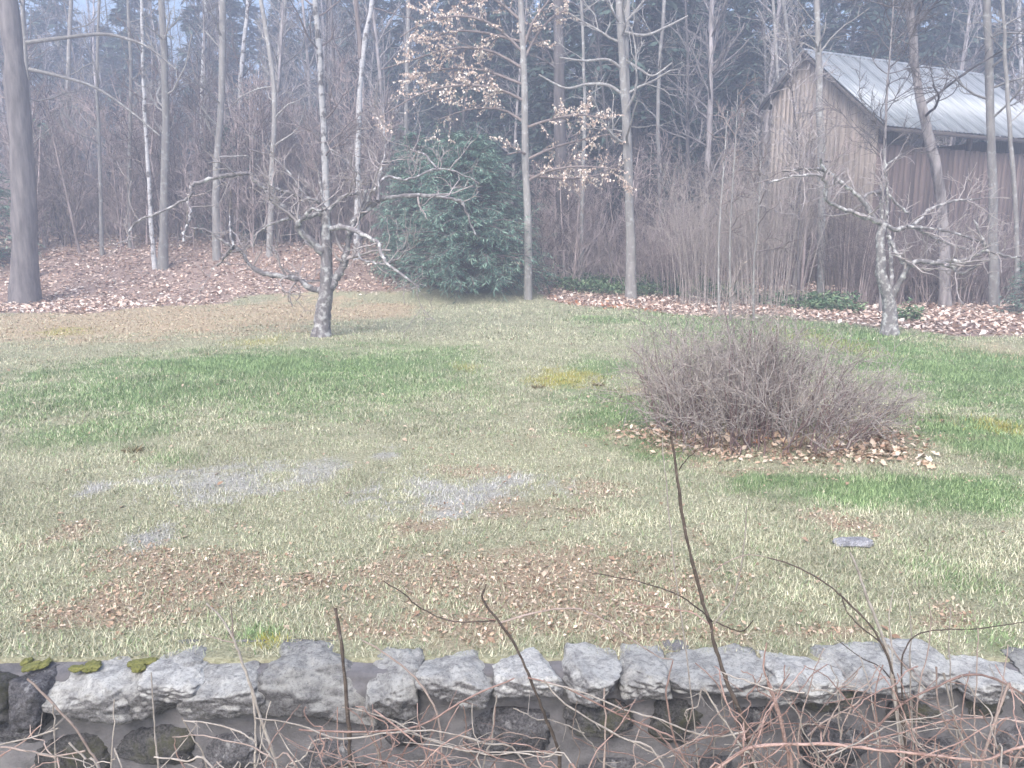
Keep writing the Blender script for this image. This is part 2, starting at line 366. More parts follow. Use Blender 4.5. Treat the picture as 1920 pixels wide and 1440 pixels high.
for k in range(nb):                                     # upright boards of the gable, cut to the roof slope
    y0, y1 = k*bw+.008, (k+1)*bw-.008; V, Fq = box(0, .06+.012*((k*7) % 3)/2, y0, y1, -.5+.08*((k*5) % 4), 0)
    V[0, 0] = V[3, 0] = V[4, 0] = V[7, 0] = -.02-.012*((k*7) % 3)/2
    V[4, 2] = V[5, 2] = top_at(y0)-.06; V[6, 2] = V[7, 2] = top_at(y1)-.06
    mobj('board', V, Fq, M_BOARD, gw, smooth=False)
sw = mobj('long_wall', *cat_blocks([box(.1, LEN, .08, .15, -.4, WH-1.05)]), M_TRIM, brn, smooth=False)
nb = 34; bw = LEN/nb
for k in range(nb):
    V, Fq = box(k*bw+.01+.05, (k+1)*bw-.01+.05, -.02-.014*((k*7) % 3)/2, .06, -.4, WH-1.0-.02*((k*5) % 3)); mobj('board', V, Fq, M_RED, sw, smooth=False)
for k in range(5):                                      # posts of the open loft under the eave
    V, Fq = box(.15+k*(LEN-.35)/4, .33+k*(LEN-.35)/4, -.01, .17, WH-1.03, WH-.05); mobj('post', V, Fq, M_TRIM, brn, smooth=False)
mobj('loft_floor', *box(.15, LEN-.1, .16, W2-.1, WH-1.9, WH-1.78), M_TRIM, brn, smooth=False)
mobj('far_wall', *box(LEN-.1, LEN+.02, .0, W2, -.4, WH), M_BOARD, brn, smooth=False)
mobj('rear_wall', *box(.15, LEN-.12, W2-.12, W2, -.4, top_at(W2)-.1), M_BOARD, brn, smooth=False)
rf = mobj('roof', *cat_blocks([box(-OVR+.05, LEN+OVR-.05, HW-.08, HW+.08, PK-.1, PK+.02)]), M_TRIM, brn, smooth=False)
SLOPE = math.hypot(HW+OVE, RISE); npan = 12; pw = (LEN+2*OVR)/npan
def panel_mesh():
    nr = 32; xs = np.linspace(-.012, pw+.012, nr*2+1); V, Fq = [], []
    z = .055*np.maximum(0, np.cos(np.linspace(0, 4*2*np.pi, nr*2+1)))**3
    for j, y in enumerate((0, SLOPE)):
        for i, x in enumerate(xs): V.append((x, y, z[i]))
    for j, y in enumerate((0, SLOPE)):
        for i, x in enumerate(xs): V.append((x, y, z[i]-.01))
    q = len(xs)
    for i in range(q-1): Fq += [(i, i+1, q+i+1, q+i), (2*q+i, 3*q+i, 3*q+i+1, 2*q+i+1), (i, 2*q+i, 2*q+i+1, i+1), (q+i, q+i+1, 3*q+i+1, 3*q+i)]
    return make_mesh('roof_panel', np.array(V), np.array(Fq), M_ROOF)
pm = panel_mesh(); pa = math.atan2(RISE, HW+OVE)
for side in (0, 1):
    for k in range(npan):
        o = link(bpy.data.objects.new('roof_panel', pm), rf)
        if side == 0: o.location = (-OVR+k*pw, -OVE, WH-OVE*RISE/(HW+OVE)+.06+.004*(k % 2)); o.rotation_euler = (pa, 0, 0)
        else: o.location = (-OVR+(k+1)*pw, W2+OVE, WH-OVE*TN_+.06+.004*(k % 2)+RISE-(W2+OVE-HW)*TN_); o.rotation_euler = (pa, 0, math.pi); o.scale = (1, (W2+OVE-HW)/(HW+OVE), 1)
for yy, s in ((0, 1), (W2, -1)):
    for xx in (-OVR-.03, LEN+OVR-.01):                   # rake boards along both gables
        a0 = np.array([xx, yy-s*OVE, WH-OVE*TN_+(0 if s == 1 else RISE-(W2+OVE-HW)*TN_)]); a1 = np.array([xx, HW, PK+.0]); V = []
        for p in (a0, a1):
            for dx, dz in ((0, -.17), (.045, -.17), (.045, .035), (0, .035)): V.append(p+[dx, 0, dz])
        mobj('rake_board', np.array(V), np.array([(0, 1, 2, 3), (4, 7, 6, 5), (0, 4, 5, 1), (1, 5, 6, 2), (2, 6, 7, 3), (3, 7, 4, 0)]), M_TRIM, rf, smooth=False)
mobj('ridge_cap', *tubes(np.array([[-OVR-.02, HW, PK+.05], [LEN/2, HW, PK+.055], [LEN+OVR+.02, HW, PK+.05]]), np.array([.09, .09, .09]), 8), M_ROOF, rf)
mobj('eave_board', *box(-OVR, LEN+OVR, -OVE+.03, -OVE+.07, WH-OVE*RISE/(HW+OVE)-.14, WH-OVE*RISE/(HW+OVE)+.02), M_TRIM, rf, smooth=False)

# ------------------------------------------------------------------ stone wall
WY = 3.76
wall = empty('stone_wall', (0, WY, -1.25)); tag(wall, 'low mortared fieldstone wall with lichen-pale cap stones along the lawn', 'wall')
def wl(p): return np.asarray(p)-np.array([0, WY, -1.25])
wx = np.linspace(-5.6, 5.6, 420); wz = np.linspace(-1.35, -.035, 60)
XX, ZZ = np.meshgrid(wx, wz); YY = WY+.05+.07*(fbm(XX*2.6, ZZ*2.6, 81, 5)-.5)+.035*(fbm(XX*12, ZZ*12, 83, 4)-.5)+.045*sstep(-.12, -.04, ZZ)
Vf = np.stack([XX, YY, ZZ], 2)
ty = np.linspace(.05, .42, 6)
XT, TT = np.meshgrid(wx, ty); VT = np.stack([XT, WY+TT, -.02+.06*(fbm(XT*3, TT*5, 85, 4)-.4)], 2); VT[0] = Vf[-1]
Va = np.concatenate([Vf.reshape(-1, 3), VT[1:].reshape(-1, 3)])-np.array([0, WY, -1.25]); nn = len(wx); rows = len(wz)+len(ty)-1
ii = (np.arange(rows-1)[:, None]*nn+np.arange(nn-1)[None]).ravel()
mobj('mortar', Va, np.stack([ii, ii+1, ii+nn+1, ii+nn], 1), M_MORTAR, wall)
CAPS = [(-150, 20, 1268, 1350, 2), (22, 92, 1280, 1352, 1), (84, 244, 1278, 1346, 0), (246, 352, 1282, 1338, 0), (345, 492, 1256, 1326, 0), (270, 372, 1252, 1284, 0), (500, 692, 1240, 1372, 0), (697, 782, 1262, 1342, 0), (786, 912, 1252, 1316, 0),
    (930, 1044, 1228, 1312, 0), (1060, 1164, 1240, 1304, 0), (1174, 1254, 1240, 1290, 0), (1264, 1436, 1226, 1292, 0), (1440, 1570, 1240, 1290, 0), (1566, 1706, 1240, 1294, 0), (1706, 1800, 1252, 1292, 0), (1806, 1935, 1252, 1290, 0), (1940, 2100, 1245, 1300, 0), (-330, -155, 1262, 1330, 0), (2105, 2260, 1245, 1300, 0), (2262, 2390, 1245, 1305, 0), (2395, 2560, 1245, 1300, 0), (2565, 2700, 1245, 1310, 0), (-480, -335, 1250, 1320, 0), (-640, -484, 1250, 1310, 0), (-780, -645, 1250, 1315, 0)]
for k, (x0, x1, y0, y1, kind) in enumerate(CAPS):
    zt = float(np.interp((x0+x1)/2, [-200, 230, 420, 900, 2300], [-.01, 0., .015, .035, .03]))-.02*((k*37) % 5)/4
    a, c_ = P(x0, y1, WY), P(x1, y1, WY); zb = max(min(a[2], -.08), -.3)-.02
    h = zt-zb; dep = .4+.06*((k*13) % 4)/3
    rounded_stone('stone', ((c_[0]-a[0])*1.16, dep, h*1.1), 100+k, [M_CAP, M_STONE, M_MOSSY][kind], wall, wl(((a[0]+c_[0])/2, WY+dep/2-.05-.02*((k*11) % 3), (zt+zb)/2)), rz=random.uniform(-.06, .06), tilt=(random.uniform(-.06, .06), random.uniform(-.05, .05)), power=6, cuts=5, rough=.12, sub=5)
FACE = [(-160, -40, 1360, 1450, 1), (-20, 72, 1352, 1408, 1), (60, 195, 1390, 1470, 2), (205, 360, 1372, 1450, 2), (366, 486, 1384, 1450, 1), (560, 700, 1395, 1470, 1), (700, 800, 1345, 1410, 1), (866, 1030, 1340, 1428, 1), (1062, 1190, 1322, 1392, 2), (1215, 1335, 1318, 1402, 2),
    (1372, 1460, 1330, 1400, 1), (1474, 1612, 1296, 1342, 2), (1500, 1640, 1365, 1450, 1), (1660, 1780, 1310, 1372, 2), (1790, 1900, 1296, 1352, 2), (1860, 1990, 1372, 1450, 1), (1690, 1800, 1395, 1460, 1), (1080, 1210, 1425, 1500, 1), (790, 880, 1440, 1500, 1), (1290, 1400, 1425, 1500, 1), (1920, 2040, 1300, 1362, 1),
    (0, 120, 1480, 1560, 1), (160, 300, 1480, 1570, 1), (340, 500, 1480, 1560, 1), (540, 720, 1500, 1590, 1), (900, 1050, 1480, 1560, 1), (1230, 1400, 1520, 1600, 1), (1450, 1620, 1480, 1570, 1), (1700, 1850, 1490, 1570, 1), (2060, 2200, 1320, 1400, 1), (2230, 2360, 1330, 1420, 2), (2390, 2540, 1320, 1400, 1), (2050, 2180, 1420, 1500, 1), (-320, -180, 1350, 1440, 1), (-480, -340, 1340, 1420, 2), (-660, -500, 1340, 1430, 1)]
for k, (x0, x1, y0, y1, kind) in enumerate(FACE):
    a, c_ = P(x0, y1, WY), P(x1, y0, WY)
    rounded_stone('stone', ((c_[0]-a[0])*1.02, .2, (c_[2]-a[2])*1.02), 300+k, [M_CAP, M_STONE, M_MOSSY][kind], wall, wl(((a[0]+c_[0])/2, WY+.075+.012*((k*7) % 4), (a[2]+c_[2])/2)), tilt=(0, random.uniform(-.2, .2)), power=3., sub=5 if k < 21 and kind != 9 and y0 < 1420 else 3, rough=.13)
for k, (px, py, sx, sz) in enumerate([(150, 1280, .1, .028), (172, 1280, .09, .03), (250, 1272, .1, .03), (272, 1272, .08, .03), (262, 1272, .07, .035), (58, 1272, .09, .025), (76, 1272, .06, .02), (36, 1272, .05, .02)]):
    p = P(px, py, WY+.1); rounded_stone('moss_cushion', (sx, .06+.05*((k*3) % 4)/3, sz), 500+k, M_MOSS, wall, wl((p[0], WY+.1+.025*((k*5) % 4), .008)), power=2.2, rough=.3)

# ------------------------------------------------------------------ grass, litter, ground cover
def scatter(n, ylo, yhi, xw=.86, pw=1.):
    y = ylo+(yhi-ylo)*rng.random(n)**pw; x = (rng.random(n)*2-1)*(xw*y+1.2); return x, y
def grass(name, n, ylo, yhi, ln, wd, label):
    x, y = scatter(n, ylo, yhi); mg, mb, mt, my, mye, mf = masks(x, y)
    clump = fbm(x*3, y*3, 91, 3)
    keep = (rng.random(n) > mf*1.1) & (rng.random(n) > mb*.55) & (rng.random(n) > mt*.6) & (rng.random(n) > my*.45) & (clump+.45*rng.random(n) > .5)
    x, y, mg, mb, mt, my, mye, clump = [q[keep] for q in (x, y, mg, mb, mt, my, mye, clump)]; n = len(x)
    r = rng.random((n, 1))**.9; straw = np.array([.2, .19, .115])*(1-r)+np.array([.78, .75, .56])*r
    gg = np.array([.1, .18, .07])*(1-r)+np.array([.38, .49, .25])*r
    pale = np.array([.16, .2, .11])*(1-r)+np.array([.5, .54, .37])*r
    far = rng.random(n)
    c = np.where((rng.random(n) < .06+.95*mg)[:, None], gg, np.where((far < .36)[:, None], pale, straw))
    c = np.where((rng.random(n) < my)[:, None], np.array([.43, .42, .4])+.5*(r-.5), c)
    c = np.where((rng.random(n) < .7*mt)[:, None], np.array([.48, .4, .27])+.3*(r-.5), c)
    c = np.where((rng.random(n) < .6*mye)[:, None], np.array([.38, .36, .1])+.15*(r-.5), c)
    z = terrain(x, y)-.004
    a = rng.random(n)*2*np.pi; lean = np.radians(rng.uniform(30, 86, n))*(1-.3*mg)
    big = fbm(x*1.1, y*1.1, 95, 4); c = c*(.62+.75*fbm(x*2.1+40, y*2.1, 97, 4))[:, None]; L = ln*rng.uniform(.5, 1.3, n)*(1+.25*mg)*(.45+1.25*big); Wd = wd*rng.uniform(.6, 1.3, n)
    d = np.stack([np.cos(a)*np.sin(lean), np.sin(a)*np.sin(lean), np.cos(lean)], 1); s = np.stack([-np.sin(a), np.cos(a), 0*a], 1)
    base = np.stack([x, y, z], 1); tip = base+d*L[:, None]; tip[:, 2] += .004
    V = np.stack([base-s*Wd[:, None]/2, base+s*Wd[:, None]/2, tip], 1).reshape(-1, 3)
    o = mobj(name, V, np.arange(3*n).reshape(-1, 3), M_GRASS, smooth=False, col=np.repeat(c, 3, 0))
    tag(o, label, 'grass', kind='stuff')
grass('lawn_grass', 380000, 3.98, 9, .042, .0065, 'short dry winter grass on the near lawn by the wall')
grass('lawn_grass', 340000, 9, 18, .052, .011, 'pale and green grass in the middle of the lawn')
grass('lawn_grass', 210000, 18, 31, .07, .02, 'faded grass of the far lawn before the wood')

def litter(name, x, y, ln, pal, label, dz=.012, flat=.35, cat='leaves'):
    n = len(x); z = terrain(x, y)+dz*rng.random(n)*2
    a = rng.random(n)*2*np.pi; D = np.stack([np.cos(a), np.sin(a), rng.normal(0, flat, n)], 1)
    Un = np.stack([rng.normal(0, flat, n), rng.normal(0, flat, n), np.ones(n)], 1)
    L = ln*rng.uniform(.45, 1.5, n); V, Fq = leaves(np.stack([x, y, z], 1), D, Un, L, L*rng.uniform(.45, .7, n), .2)
    pal = np.array(pal); c = pal[rng.integers(0, len(pal), n)]*rng.uniform(.75, 1.2, (n, 1))
    o = mobj(name, V, Fq, M_LEAF, smooth=False, col=np.repeat(np.clip(c, 0, .9), 4, 0)); tag(o, label, cat, kind='stuff'); return o
WOODPAL = [(.66, .52, .44), (.76, .63, .55), (.52, .37, .3), (.84, .74, .67), (.28, .19, .155), (.7, .53, .43)]
x = rng.uniform(-27, 27, 115000); y = rng.uniform(19, 44, 115000)
k = (rng.random(len(x)) < forest_mask(x, y)*(.35+.65*(y < 40))) & (np.abs(x) < .8*y)
litter('leaf_litter', x[k], y[k], .15, WOODPAL, 'pinkish brown leaf litter covering the forest floor', .02, .4)
x, y = scatter(130000, 4.15, 12, .8); mb = region(x, y, BROWN, 41, 1.3, 1.6); k = rng.random(len(x)) < np.clip(mb*1.2, 0, 1)**1.5*.8*(1-.35*(y > 7.2))
litter('leaf_litter', x[k], y[k], .026, [(.5, .38, .28), (.6, .48, .37), (.36, .25, .18), (.66, .56, .45), (.22, .15, .1), (.46, .33, .24)], 'tan dead leaves strewn over the near lawn', .012, .45)
x, y = scatter(2600, 4.15, 28, .8)
litter('leaf_litter', x, y, .05, [(.42, .3, .22), (.5, .38, .29), (.3, .2, .14), (.56, .45, .35)], 'single brown leaves lying scattered about the lawn', .01, .4)
x = rng.uniform(-22, 0, 9000); y = rng.uniform(18, 30, 9000); k = rng.random(len(x)) < region(x, y, TAN, 51, .8, 1.)*.8
litter('leaf_litter', x[k], y[k], .08, [(.56, .45, .32), (.64, .54, .4), (.44, .32, .22)], 'tan crushed leaves on the lawn edge behind the left apple tree', .01, .3)
x = rng.uniform(1.5, 8, 3500); y = rng.uniform(18.6, 31.5, 3500)
k = rng.random(len(x)) < np.exp(-((y-np.interp(x, _e[_o, 0], _e[_o, 1])-.6)/.8)**2)*.9*(x < 5)
litter('leaf_litter', x[k], y[k], .14, [(.55, .24, .12), (.5, .28, .17), (.42, .18, .1), (.6, .35, .22)], 'rusty orange leaves in a strip before the ivy', .02, .4)
def cover(name, specs, ln, label):
    xs, ys = [], []
    for px, py, rx, ry, nn_ in specs:
        e = ((px-960)/F*py, py, rx, ry); r = np.sqrt(rng.random(nn_)); a = rng.random(nn_)*2*np.pi
        xs.append(e[0]+e[2]*r*np.cos(a)); ys.append(e[1]+e[3]*r*np.sin(a))
    x, y = np.concatenate(xs), np.concatenate(ys); n = len(x); z = terrain(x, y)+rng.random(n)*.5*fbm(x*1.5, y*1.5, 77, 2)*1.5
    a = rng.random(n)*2*np.pi; D = np.stack([np.cos(a), np.sin(a), rng.uniform(-.3, .9, n)], 1)
    V, Fq = leaves(np.stack([x, y, z], 1), D, np.tile([0, 0, 1.], (n, 1))+rng.normal(0, .3, (n, 3)), ln*rng.uniform(.6, 1.3, n), ln*.55, .15)
    c = np.array([[.08, .15, .08], [.13, .22, .12], [.18, .27, .15], [.24, .32, .17]])[rng.integers(0, 4, n)]
    tag(mobj(name, V, Fq, M_LEAF, smooth=False, col=np.repeat(c, 4, 0)), label, 'ground cover', kind='stuff')
cover('ground_cover', [(1190, 33, 3.2, 2., 5200), (1330, 31.8, 1.8, 2., 2000), (1090, 33.5, 1.6, 1.6, 1800), (1490, 28, 1.3, 2.2, 1900), (1565, 26.5, .9, 1.4, 900), (1705, 23, .35, .6, 300)], .14, 'low dark green ivy between the wood and the rusty leaves')

# ------------------------------------------------------------------ the two apple trees
def px_path(pts, Y, dY=0., r0=10, r1=3, wob=0.):
    """limb drawn as photo pixels at distance Y, swinging dY metres nearer or farther along its length"""
    n = len(pts); out = []
    for i, p in enumerate(pts):
        t = i/(n-1); out.append(P(p[0], p[1], Y+dY*t))
    s = pxm(Y, 1.5)
    return smooth_path(out, np.linspace(r0, r1, n)*s/2, 5)
def apple(name, label, Y, trunk, limbs, mat, seed, ntw, base):
    root = empty(name, base); tag(root, label, 'tree'); g = np.random.default_rng(seed); off = np.array(base)
    pa, ra = px_path(trunk[0], Y, 0, *trunk[1:]); pa[0, 2] -= .12; ra = ra*(1+.35*np.exp(-np.arange(len(ra))/2.2))
    mobj('trunk', *[q if i else q-off for i, q in enumerate(tubes(pa, ra, 14, .09, seed))], mat, root)
    allp = []
    for pts, dY, r0, r1 in limbs:
        r0, r1 = r0*.85, r1*.85
        pb, rb = px_path(pts, Y, dY, r0, r1)
        # knobbly limbs
        pb = pb+g.normal(0, .012, pb.shape); rb = rb*(1+.16*g.normal(size=len(rb)).clip(-1.5, 1.8))
        V, Fq = tubes(pb, np.maximum(rb, .008), 8, .08, seed+len(allp)); mobj('limb', V-off, Fq, mat, root)
        allp.append(resample(pb, rb, 12))
    Pa = np.stack([q[0] for q in allp]); Ra = np.stack([q[1] for q in allp])
    a1 = sprout(Pa, Ra, ntw, (.15, 1), (.8, .3), (30, 85), .25, 6, .5, .012, .5, .28, .35, g)
    a2 = sprout(*a1, ntw*4, (.15, 1), (.45, .16), (30, 75), .2, 5, .7, .0085, .6, .25, .2, g)
    a3 = sprout(*a2, ntw*5, (.2, 1), (.22, .08), (30, 70), .15, 3, .8, .0065, .7, .2, .1, g)
    blocks = [tubes(*a1, 5), tubes(*a2, 3), tubes(*a3, 3)]
    V, Fq = cat_blocks(blocks); tag(mobj('twigs', V-off, Fq, M_APPLE_TWIG, root), kind='stuff')
    return root
YL = 18.8; bl = P(603, 632, YL); bl[2] = T(bl[0], YL)
apple('apple_tree', 'gnarled bare apple tree with arching limbs before the dark spruce', YL, ([(603, 634), (604, 610), (607, 575), (612, 546), (612, 510), (612, 470), (612, 430), (613, 396)], 34, 14), [
    ([(612, 482), (596, 465), (582, 450), (559, 427), (566, 412), (582, 394), (606, 394)], -.5, 19, 6),
    ([(613, 398), (594, 377), (562, 368), (524, 357), (495, 352)], -.4, 9, 5),
    ([(606, 398), (580, 404), (553, 409), (536, 394), (518, 374), (495, 354), (477, 336), (466, 325), (448, 327), (413, 330), (378, 342), (358, 348), (358, 365), (332, 383), (290, 402), (252, 418), (240, 450)], -1.2, 12, 4),
    ([(357, 366), (352, 377), (358, 403), (346, 432), (343, 455)], -1.2, 7, 4),
    ([(610, 546), (596, 544), (582, 540), (553, 521), (510, 517), (474, 502), (451, 470), (437, 462), (419, 453), (390, 432), (358, 427)], .8, 16, 4),
    ([(437, 463), (432, 430), (430, 403)], .8, 7, 3), ([(436, 464), (424, 480), (407, 500)], .8, 7, 4),
    ([(553, 409), (530, 412), (500, 425), (480, 440), (474, 462)], .4, 7, 3),
    ([(614, 548), (632, 520), (644, 497), (649, 470), (655, 444), (664, 415), (684, 397), (708, 377), (743, 368), (816, 368), (862, 377), (874, 397), (890, 440)], .6, 20, 4),
    ([(617, 427), (649, 427), (679, 438), (708, 456), (716, 479), (728, 497), (757, 517), (786, 540)], -.9, 12, 4),
    ([(725, 497), (745, 485), (766, 467)], -.9, 6, 3), ([(678, 440), (673, 464), (676, 485), (700, 492), (726, 497)], -.6, 7, 4),
    ([(613, 398), (632, 377), (652, 365), (676, 360), (676, 336)], .3, 10, 4), ([(708, 377), (712, 330), (722, 285), (716, 230)], .9, 7, 3),
    ([(664, 415), (690, 372), (719, 335), (743, 335), (769, 336), (821, 316), (874, 330), (900, 345)], 1.1, 8, 3), ([(821, 316), (798, 292), (770, 280)], 1.1, 5, 3),
    ([(655, 440), (690, 345), (664, 319), (647, 298), (620, 280)], .5, 6, 3), ([(612, 430), (600, 340), (590, 300)], -.2, 6, 3), ([(612, 420), (560, 350), (520, 300), (470, 280)], .6, 6, 3)], M_APPLE, 3, 95, tuple(bl))
YR = 19.2; br = P(1668, 624, YR); br[2] = T(br[0], YR)
apple('apple_tree', 'pale lichened bare apple tree forking low at the edge of pink leaf litter', YR, ([(1668, 626), (1668, 600), (1668, 577), (1662, 545), (1652, 515), (1652, 484), (1650, 445), (1657, 418)], 29, 12), [
    ([(1670, 560), (1672, 530), (1671, 497), (1668, 445), (1662, 410)], .5, 11, 6), ([(1657, 420), (1652, 379), (1652, 352), (1660, 313), (1690, 290)], .2, 9, 4), ([(1660, 420), (1664, 380), (1662, 330), (1655, 280)], -.3, 7, 3),
    ([(1672, 556), (1692, 519), (1710, 495), (1737, 490), (1771, 495), (1789, 503), (1803, 513), (1830, 498)], -.8, 15, 5), ([(1755, 491), (1780, 489), (1810, 487), (1832, 476), (1847, 468), (1845, 453), (1826, 413)], -.6, 10, 4), ([(1845, 469), (1884, 479), (1915, 482)], -.6, 7, 4),
    ([(1664, 440), (1680, 470), (1692, 490), (1708, 496)], -.2, 9, 8),
    ([(1657, 420), (1630, 410), (1605, 400), (1573, 389), (1549, 373), (1549, 342), (1533, 329), (1486, 331), (1441, 342)], -1., 11, 4), ([(1645, 415), (1631, 395), (1615, 373), (1589, 352), (1562, 329), (1547, 318), (1539, 300), (1547, 268)], -.7, 11, 4), ([(1547, 320), (1533, 317), (1500, 318), (1467, 321)], -.7, 7, 3),
    ([(1657, 420), (1680, 430), (1705, 424), (1723, 413), (1744, 392), (1773, 381), (1800, 375), (1842, 373)], .8, 11, 4), ([(1655, 380), (1665, 366), (1689, 389), (1705, 400)], .2, 7, 4), ([(1652, 360), (1626, 363), (1618, 376)], -.2, 8, 5), ([(1700, 425), (1760, 430), (1800, 440), (1840, 455)], .5, 8, 4), ([(1710, 424), (1740, 440), (1790, 462), (1830, 470)], 1., 6, 3)], M_APPLE_PALE, 5, 75, tuple(br))

# ------------------------------------------------------------------ tall trees at the edge of the wood
def tall_tree(name, label, cat, Y, pts, wpx, mat, top=None, nbr=14, blen=1.8, tmin=.25, droop=.0, seed=1, group=None, extra=None, ntw=5, thin=.55):
    g = np.random.default_rng(seed); w3 = [P(a, b_, Y) for a, b_ in pts]; w3[0][2] = T(w3[0][0], Y)-.15
    d = unit(w3[-1]-w3[-2]); hmax = top or w3[-1][2]+5.0
    while w3[-1][2] < hmax: w3.append(w3[-1]+unit(d*np.array([.7, .7, 1])+g.normal(0, .04, 3))*1.9)
    n = len(w3); r0 = wpx*pxm(Y, 3)*.41; pa, ra = smooth_path(w3, r0*np.linspace(1, .3, n)**.8, 4); pa[1:-1, :2] += g.normal(0, min(r0*.13, .012), (len(pa)-2, 2)); ra = ra*(1+.06*g.normal(size=len(ra))); ra = ra*(1+.3*np.exp(-np.arange(len(ra))/1.5))
    base = np.array([w3[0][0], w3[0][1], w3[0][2]]); root = empty(name, tuple(base)); tag(root, label, cat, group)
    V, Fq = tubes(pa, ra, 12, .07, seed); mobj('trunk', V-base, Fq, mat, root)
    P1, R1 = resample(pa, ra, 16); P1, R1 = P1[None], R1[None]
    a1 = sprout(P1, R1, nbr, (tmin, 1), (blen, blen*.3), (50, 85), .15-droop, 8, .35, .018, .45, .16, .3+droop*2.2, g)
    a2 = sprout(*a1, nbr*ntw, (.2, 1), (blen*.45, blen*.15), (25, 60), .1, 5, .6, .012, .5, .2, .2, g); a3 = sprout(*a2, nbr*ntw*3, (.1, 1), (blen*.2, .1), (25, 60), .1, 4, .7, .009, .6, .2, .1, g)
    bl_ = [tubes(*a1, 5), tubes(*a2, 3), tubes(*a3, 3)]
    if extra is not None:
        for pts2, dY, q0, q1 in extra:
            pb, rb = px_path(pts2, Y, dY, q0, q1); bl_.append(tubes(pb, rb, 8))
    V, Fq = cat_blocks(bl_); mobj('crown', V-base, Fq, mat if cat == 'tree' and mat is not M_BIRCH else M_TWIG, root)
    return root
EG = 'tall trees at the edge of the wood'
tall_tree('pine_tree', 'thick dark pine trunk at the far left edge of the leaf bank', 'tree', 29.0, [(45, 552), (46, 450), (42, 300), (30, 150), (15, 0)], 57, M_DARK, nbr=8, blen=2.0, tmin=.8, seed=11, group=EG)
tall_tree('birch_tree', 'thin pale birch close right of the thick dark trunk', 'tree', 32.5, [(68, 520), (62, 420), (56, 240), (45, 60), (42, 0)], 13, M_GREY, seed=12, group=EG, nbr=16, blen=3., tmin=.3, extra=[([(50, 80), (110, 72), (190, 64), (235, 72), (280, 90), (330, 130)], -1, 8, 3), ([(55, 130), (120, 145), (180, 165), (240, 205), (300, 255)], -1, 7, 3)])
tall_tree('birch_tree', 'slender white birch rising from the leaf bank left of the apple tree', 'tree', 33.5, [(290, 500), (285, 440), (278, 330), (272, 230), (268, 130), (266, 40)], 10, M_BIRCH, seed=13, group=EG, nbr=10, blen=1.5)
tall_tree('birch_tree', 'white birch trunk rising straight behind the left apple tree', 'tree', 32.0, [(614, 545), (613, 400), (607, 250), (600, 110), (590, 0)], 17, M_BIRCH, seed=14, group=EG, nbr=14, blen=2.)
tall_tree('birch_tree', 'forked white birch leaning right, between apple tree and spruce', 'tree', 35.0, [(668, 500), (670, 380), (672, 250), (677, 150), (684, 80), (697, 0)], 14, M_BIRCH, seed=15, group=EG, nbr=10, blen=2., extra=[([(676, 110), (674, 70), (669, 20), (664, -60), (660, -160)], .3, 9, 6)])
tall_tree('maple_tree', 'pale grey trunk leaning right high up, left of the white birches', 'tree', 42.0, [(510, 470), (515, 230), (525, 100), (535, 0)], 15, M_GREY, seed=16, group=EG)
tall_tree('maple_tree', 'tall grey maple with drooping side branches right of the spruce', 'tree', 30.5, [(1184, 530), (1181, 400), (1175, 250), (1168, 120), (1160, 0)], 23, M_GREY, seed=17, group=EG, nbr=26, blen=2.8, tmin=.35, droop=.1,
    extra=[([(1176, 300), (1174, 180), (1172, 90), (1176, 0), (1180, -120)], .5, 16, 11), ([(1166, 130), (1140, 112), (1095, 114), (1050, 108)], -.8, 6, 3), ([(1168, 178), (1140, 160), (1100, 158), (1060, 165), (1010, 140)], -.5, 7, 3), ([(1170, 110), (1200, 130), (1225, 142), (1260, 118)], -.5, 5, 3), ([(1168, 60), (1210, 66), (1250, 50), (1290, 30)], .4, 6, 3)])
tall_tree('pine_tree', 'dark stout trunk in shade between beech and grey maple', 'tree', 36.0, [(1060, 510), (1056, 400), (1050, 250), (1048, 100)], 34, M_DARK, seed=18, group=EG, nbr=10, tmin=.45)
tall_tree('maple_tree', 'straight grey trunk crossing the left end of the barn roof', 'tree', 28.5, [(1541, 548), (1540, 400), (1537, 200), (1535, 90), (1531, 0)], 17, M_GREY, seed=19, group=EG, nbr=12, tmin=.5)
tall_tree('maple_tree', 'slanting dark grey trunk crossing the middle of the barn roof', 'tree', 27.5, [(1775, 545), (1768, 400), (1745, 270), (1720, 150), (1705, 0)], 25, M_MID, seed=20, group=EG, nbr=16, blen=2.4, tmin=.4)
tall_tree('maple_tree', 'upright grey trunk crossing the right end of the barn roof', 'tree', 27.0, [(1868, 545), (1862, 400), (1856, 200), (1850, 0)], 21, M_GREY, seed=21, group=EG, nbr=14, blen=2.2, tmin=.4)
tall_tree('birch_tree', 'thin pale trunk leaning left before the barn at the right edge', 'tree', 26.0, [(1912, 560), (1905, 400), (1893, 230), (1884, 90), (1880, 0)], 10, M_GREY, seed=22, group=EG, nbr=8, blen=1.4)
tall_tree('birch_tree', 'white stem high above the barn at the right picture edge', 'tree', 45.0, [(1925, 480), (1918, 250), (1912, 60), (1910, 0)], 9, M_BIRCH, seed=23, group=EG, nbr=8, blen=1.4)
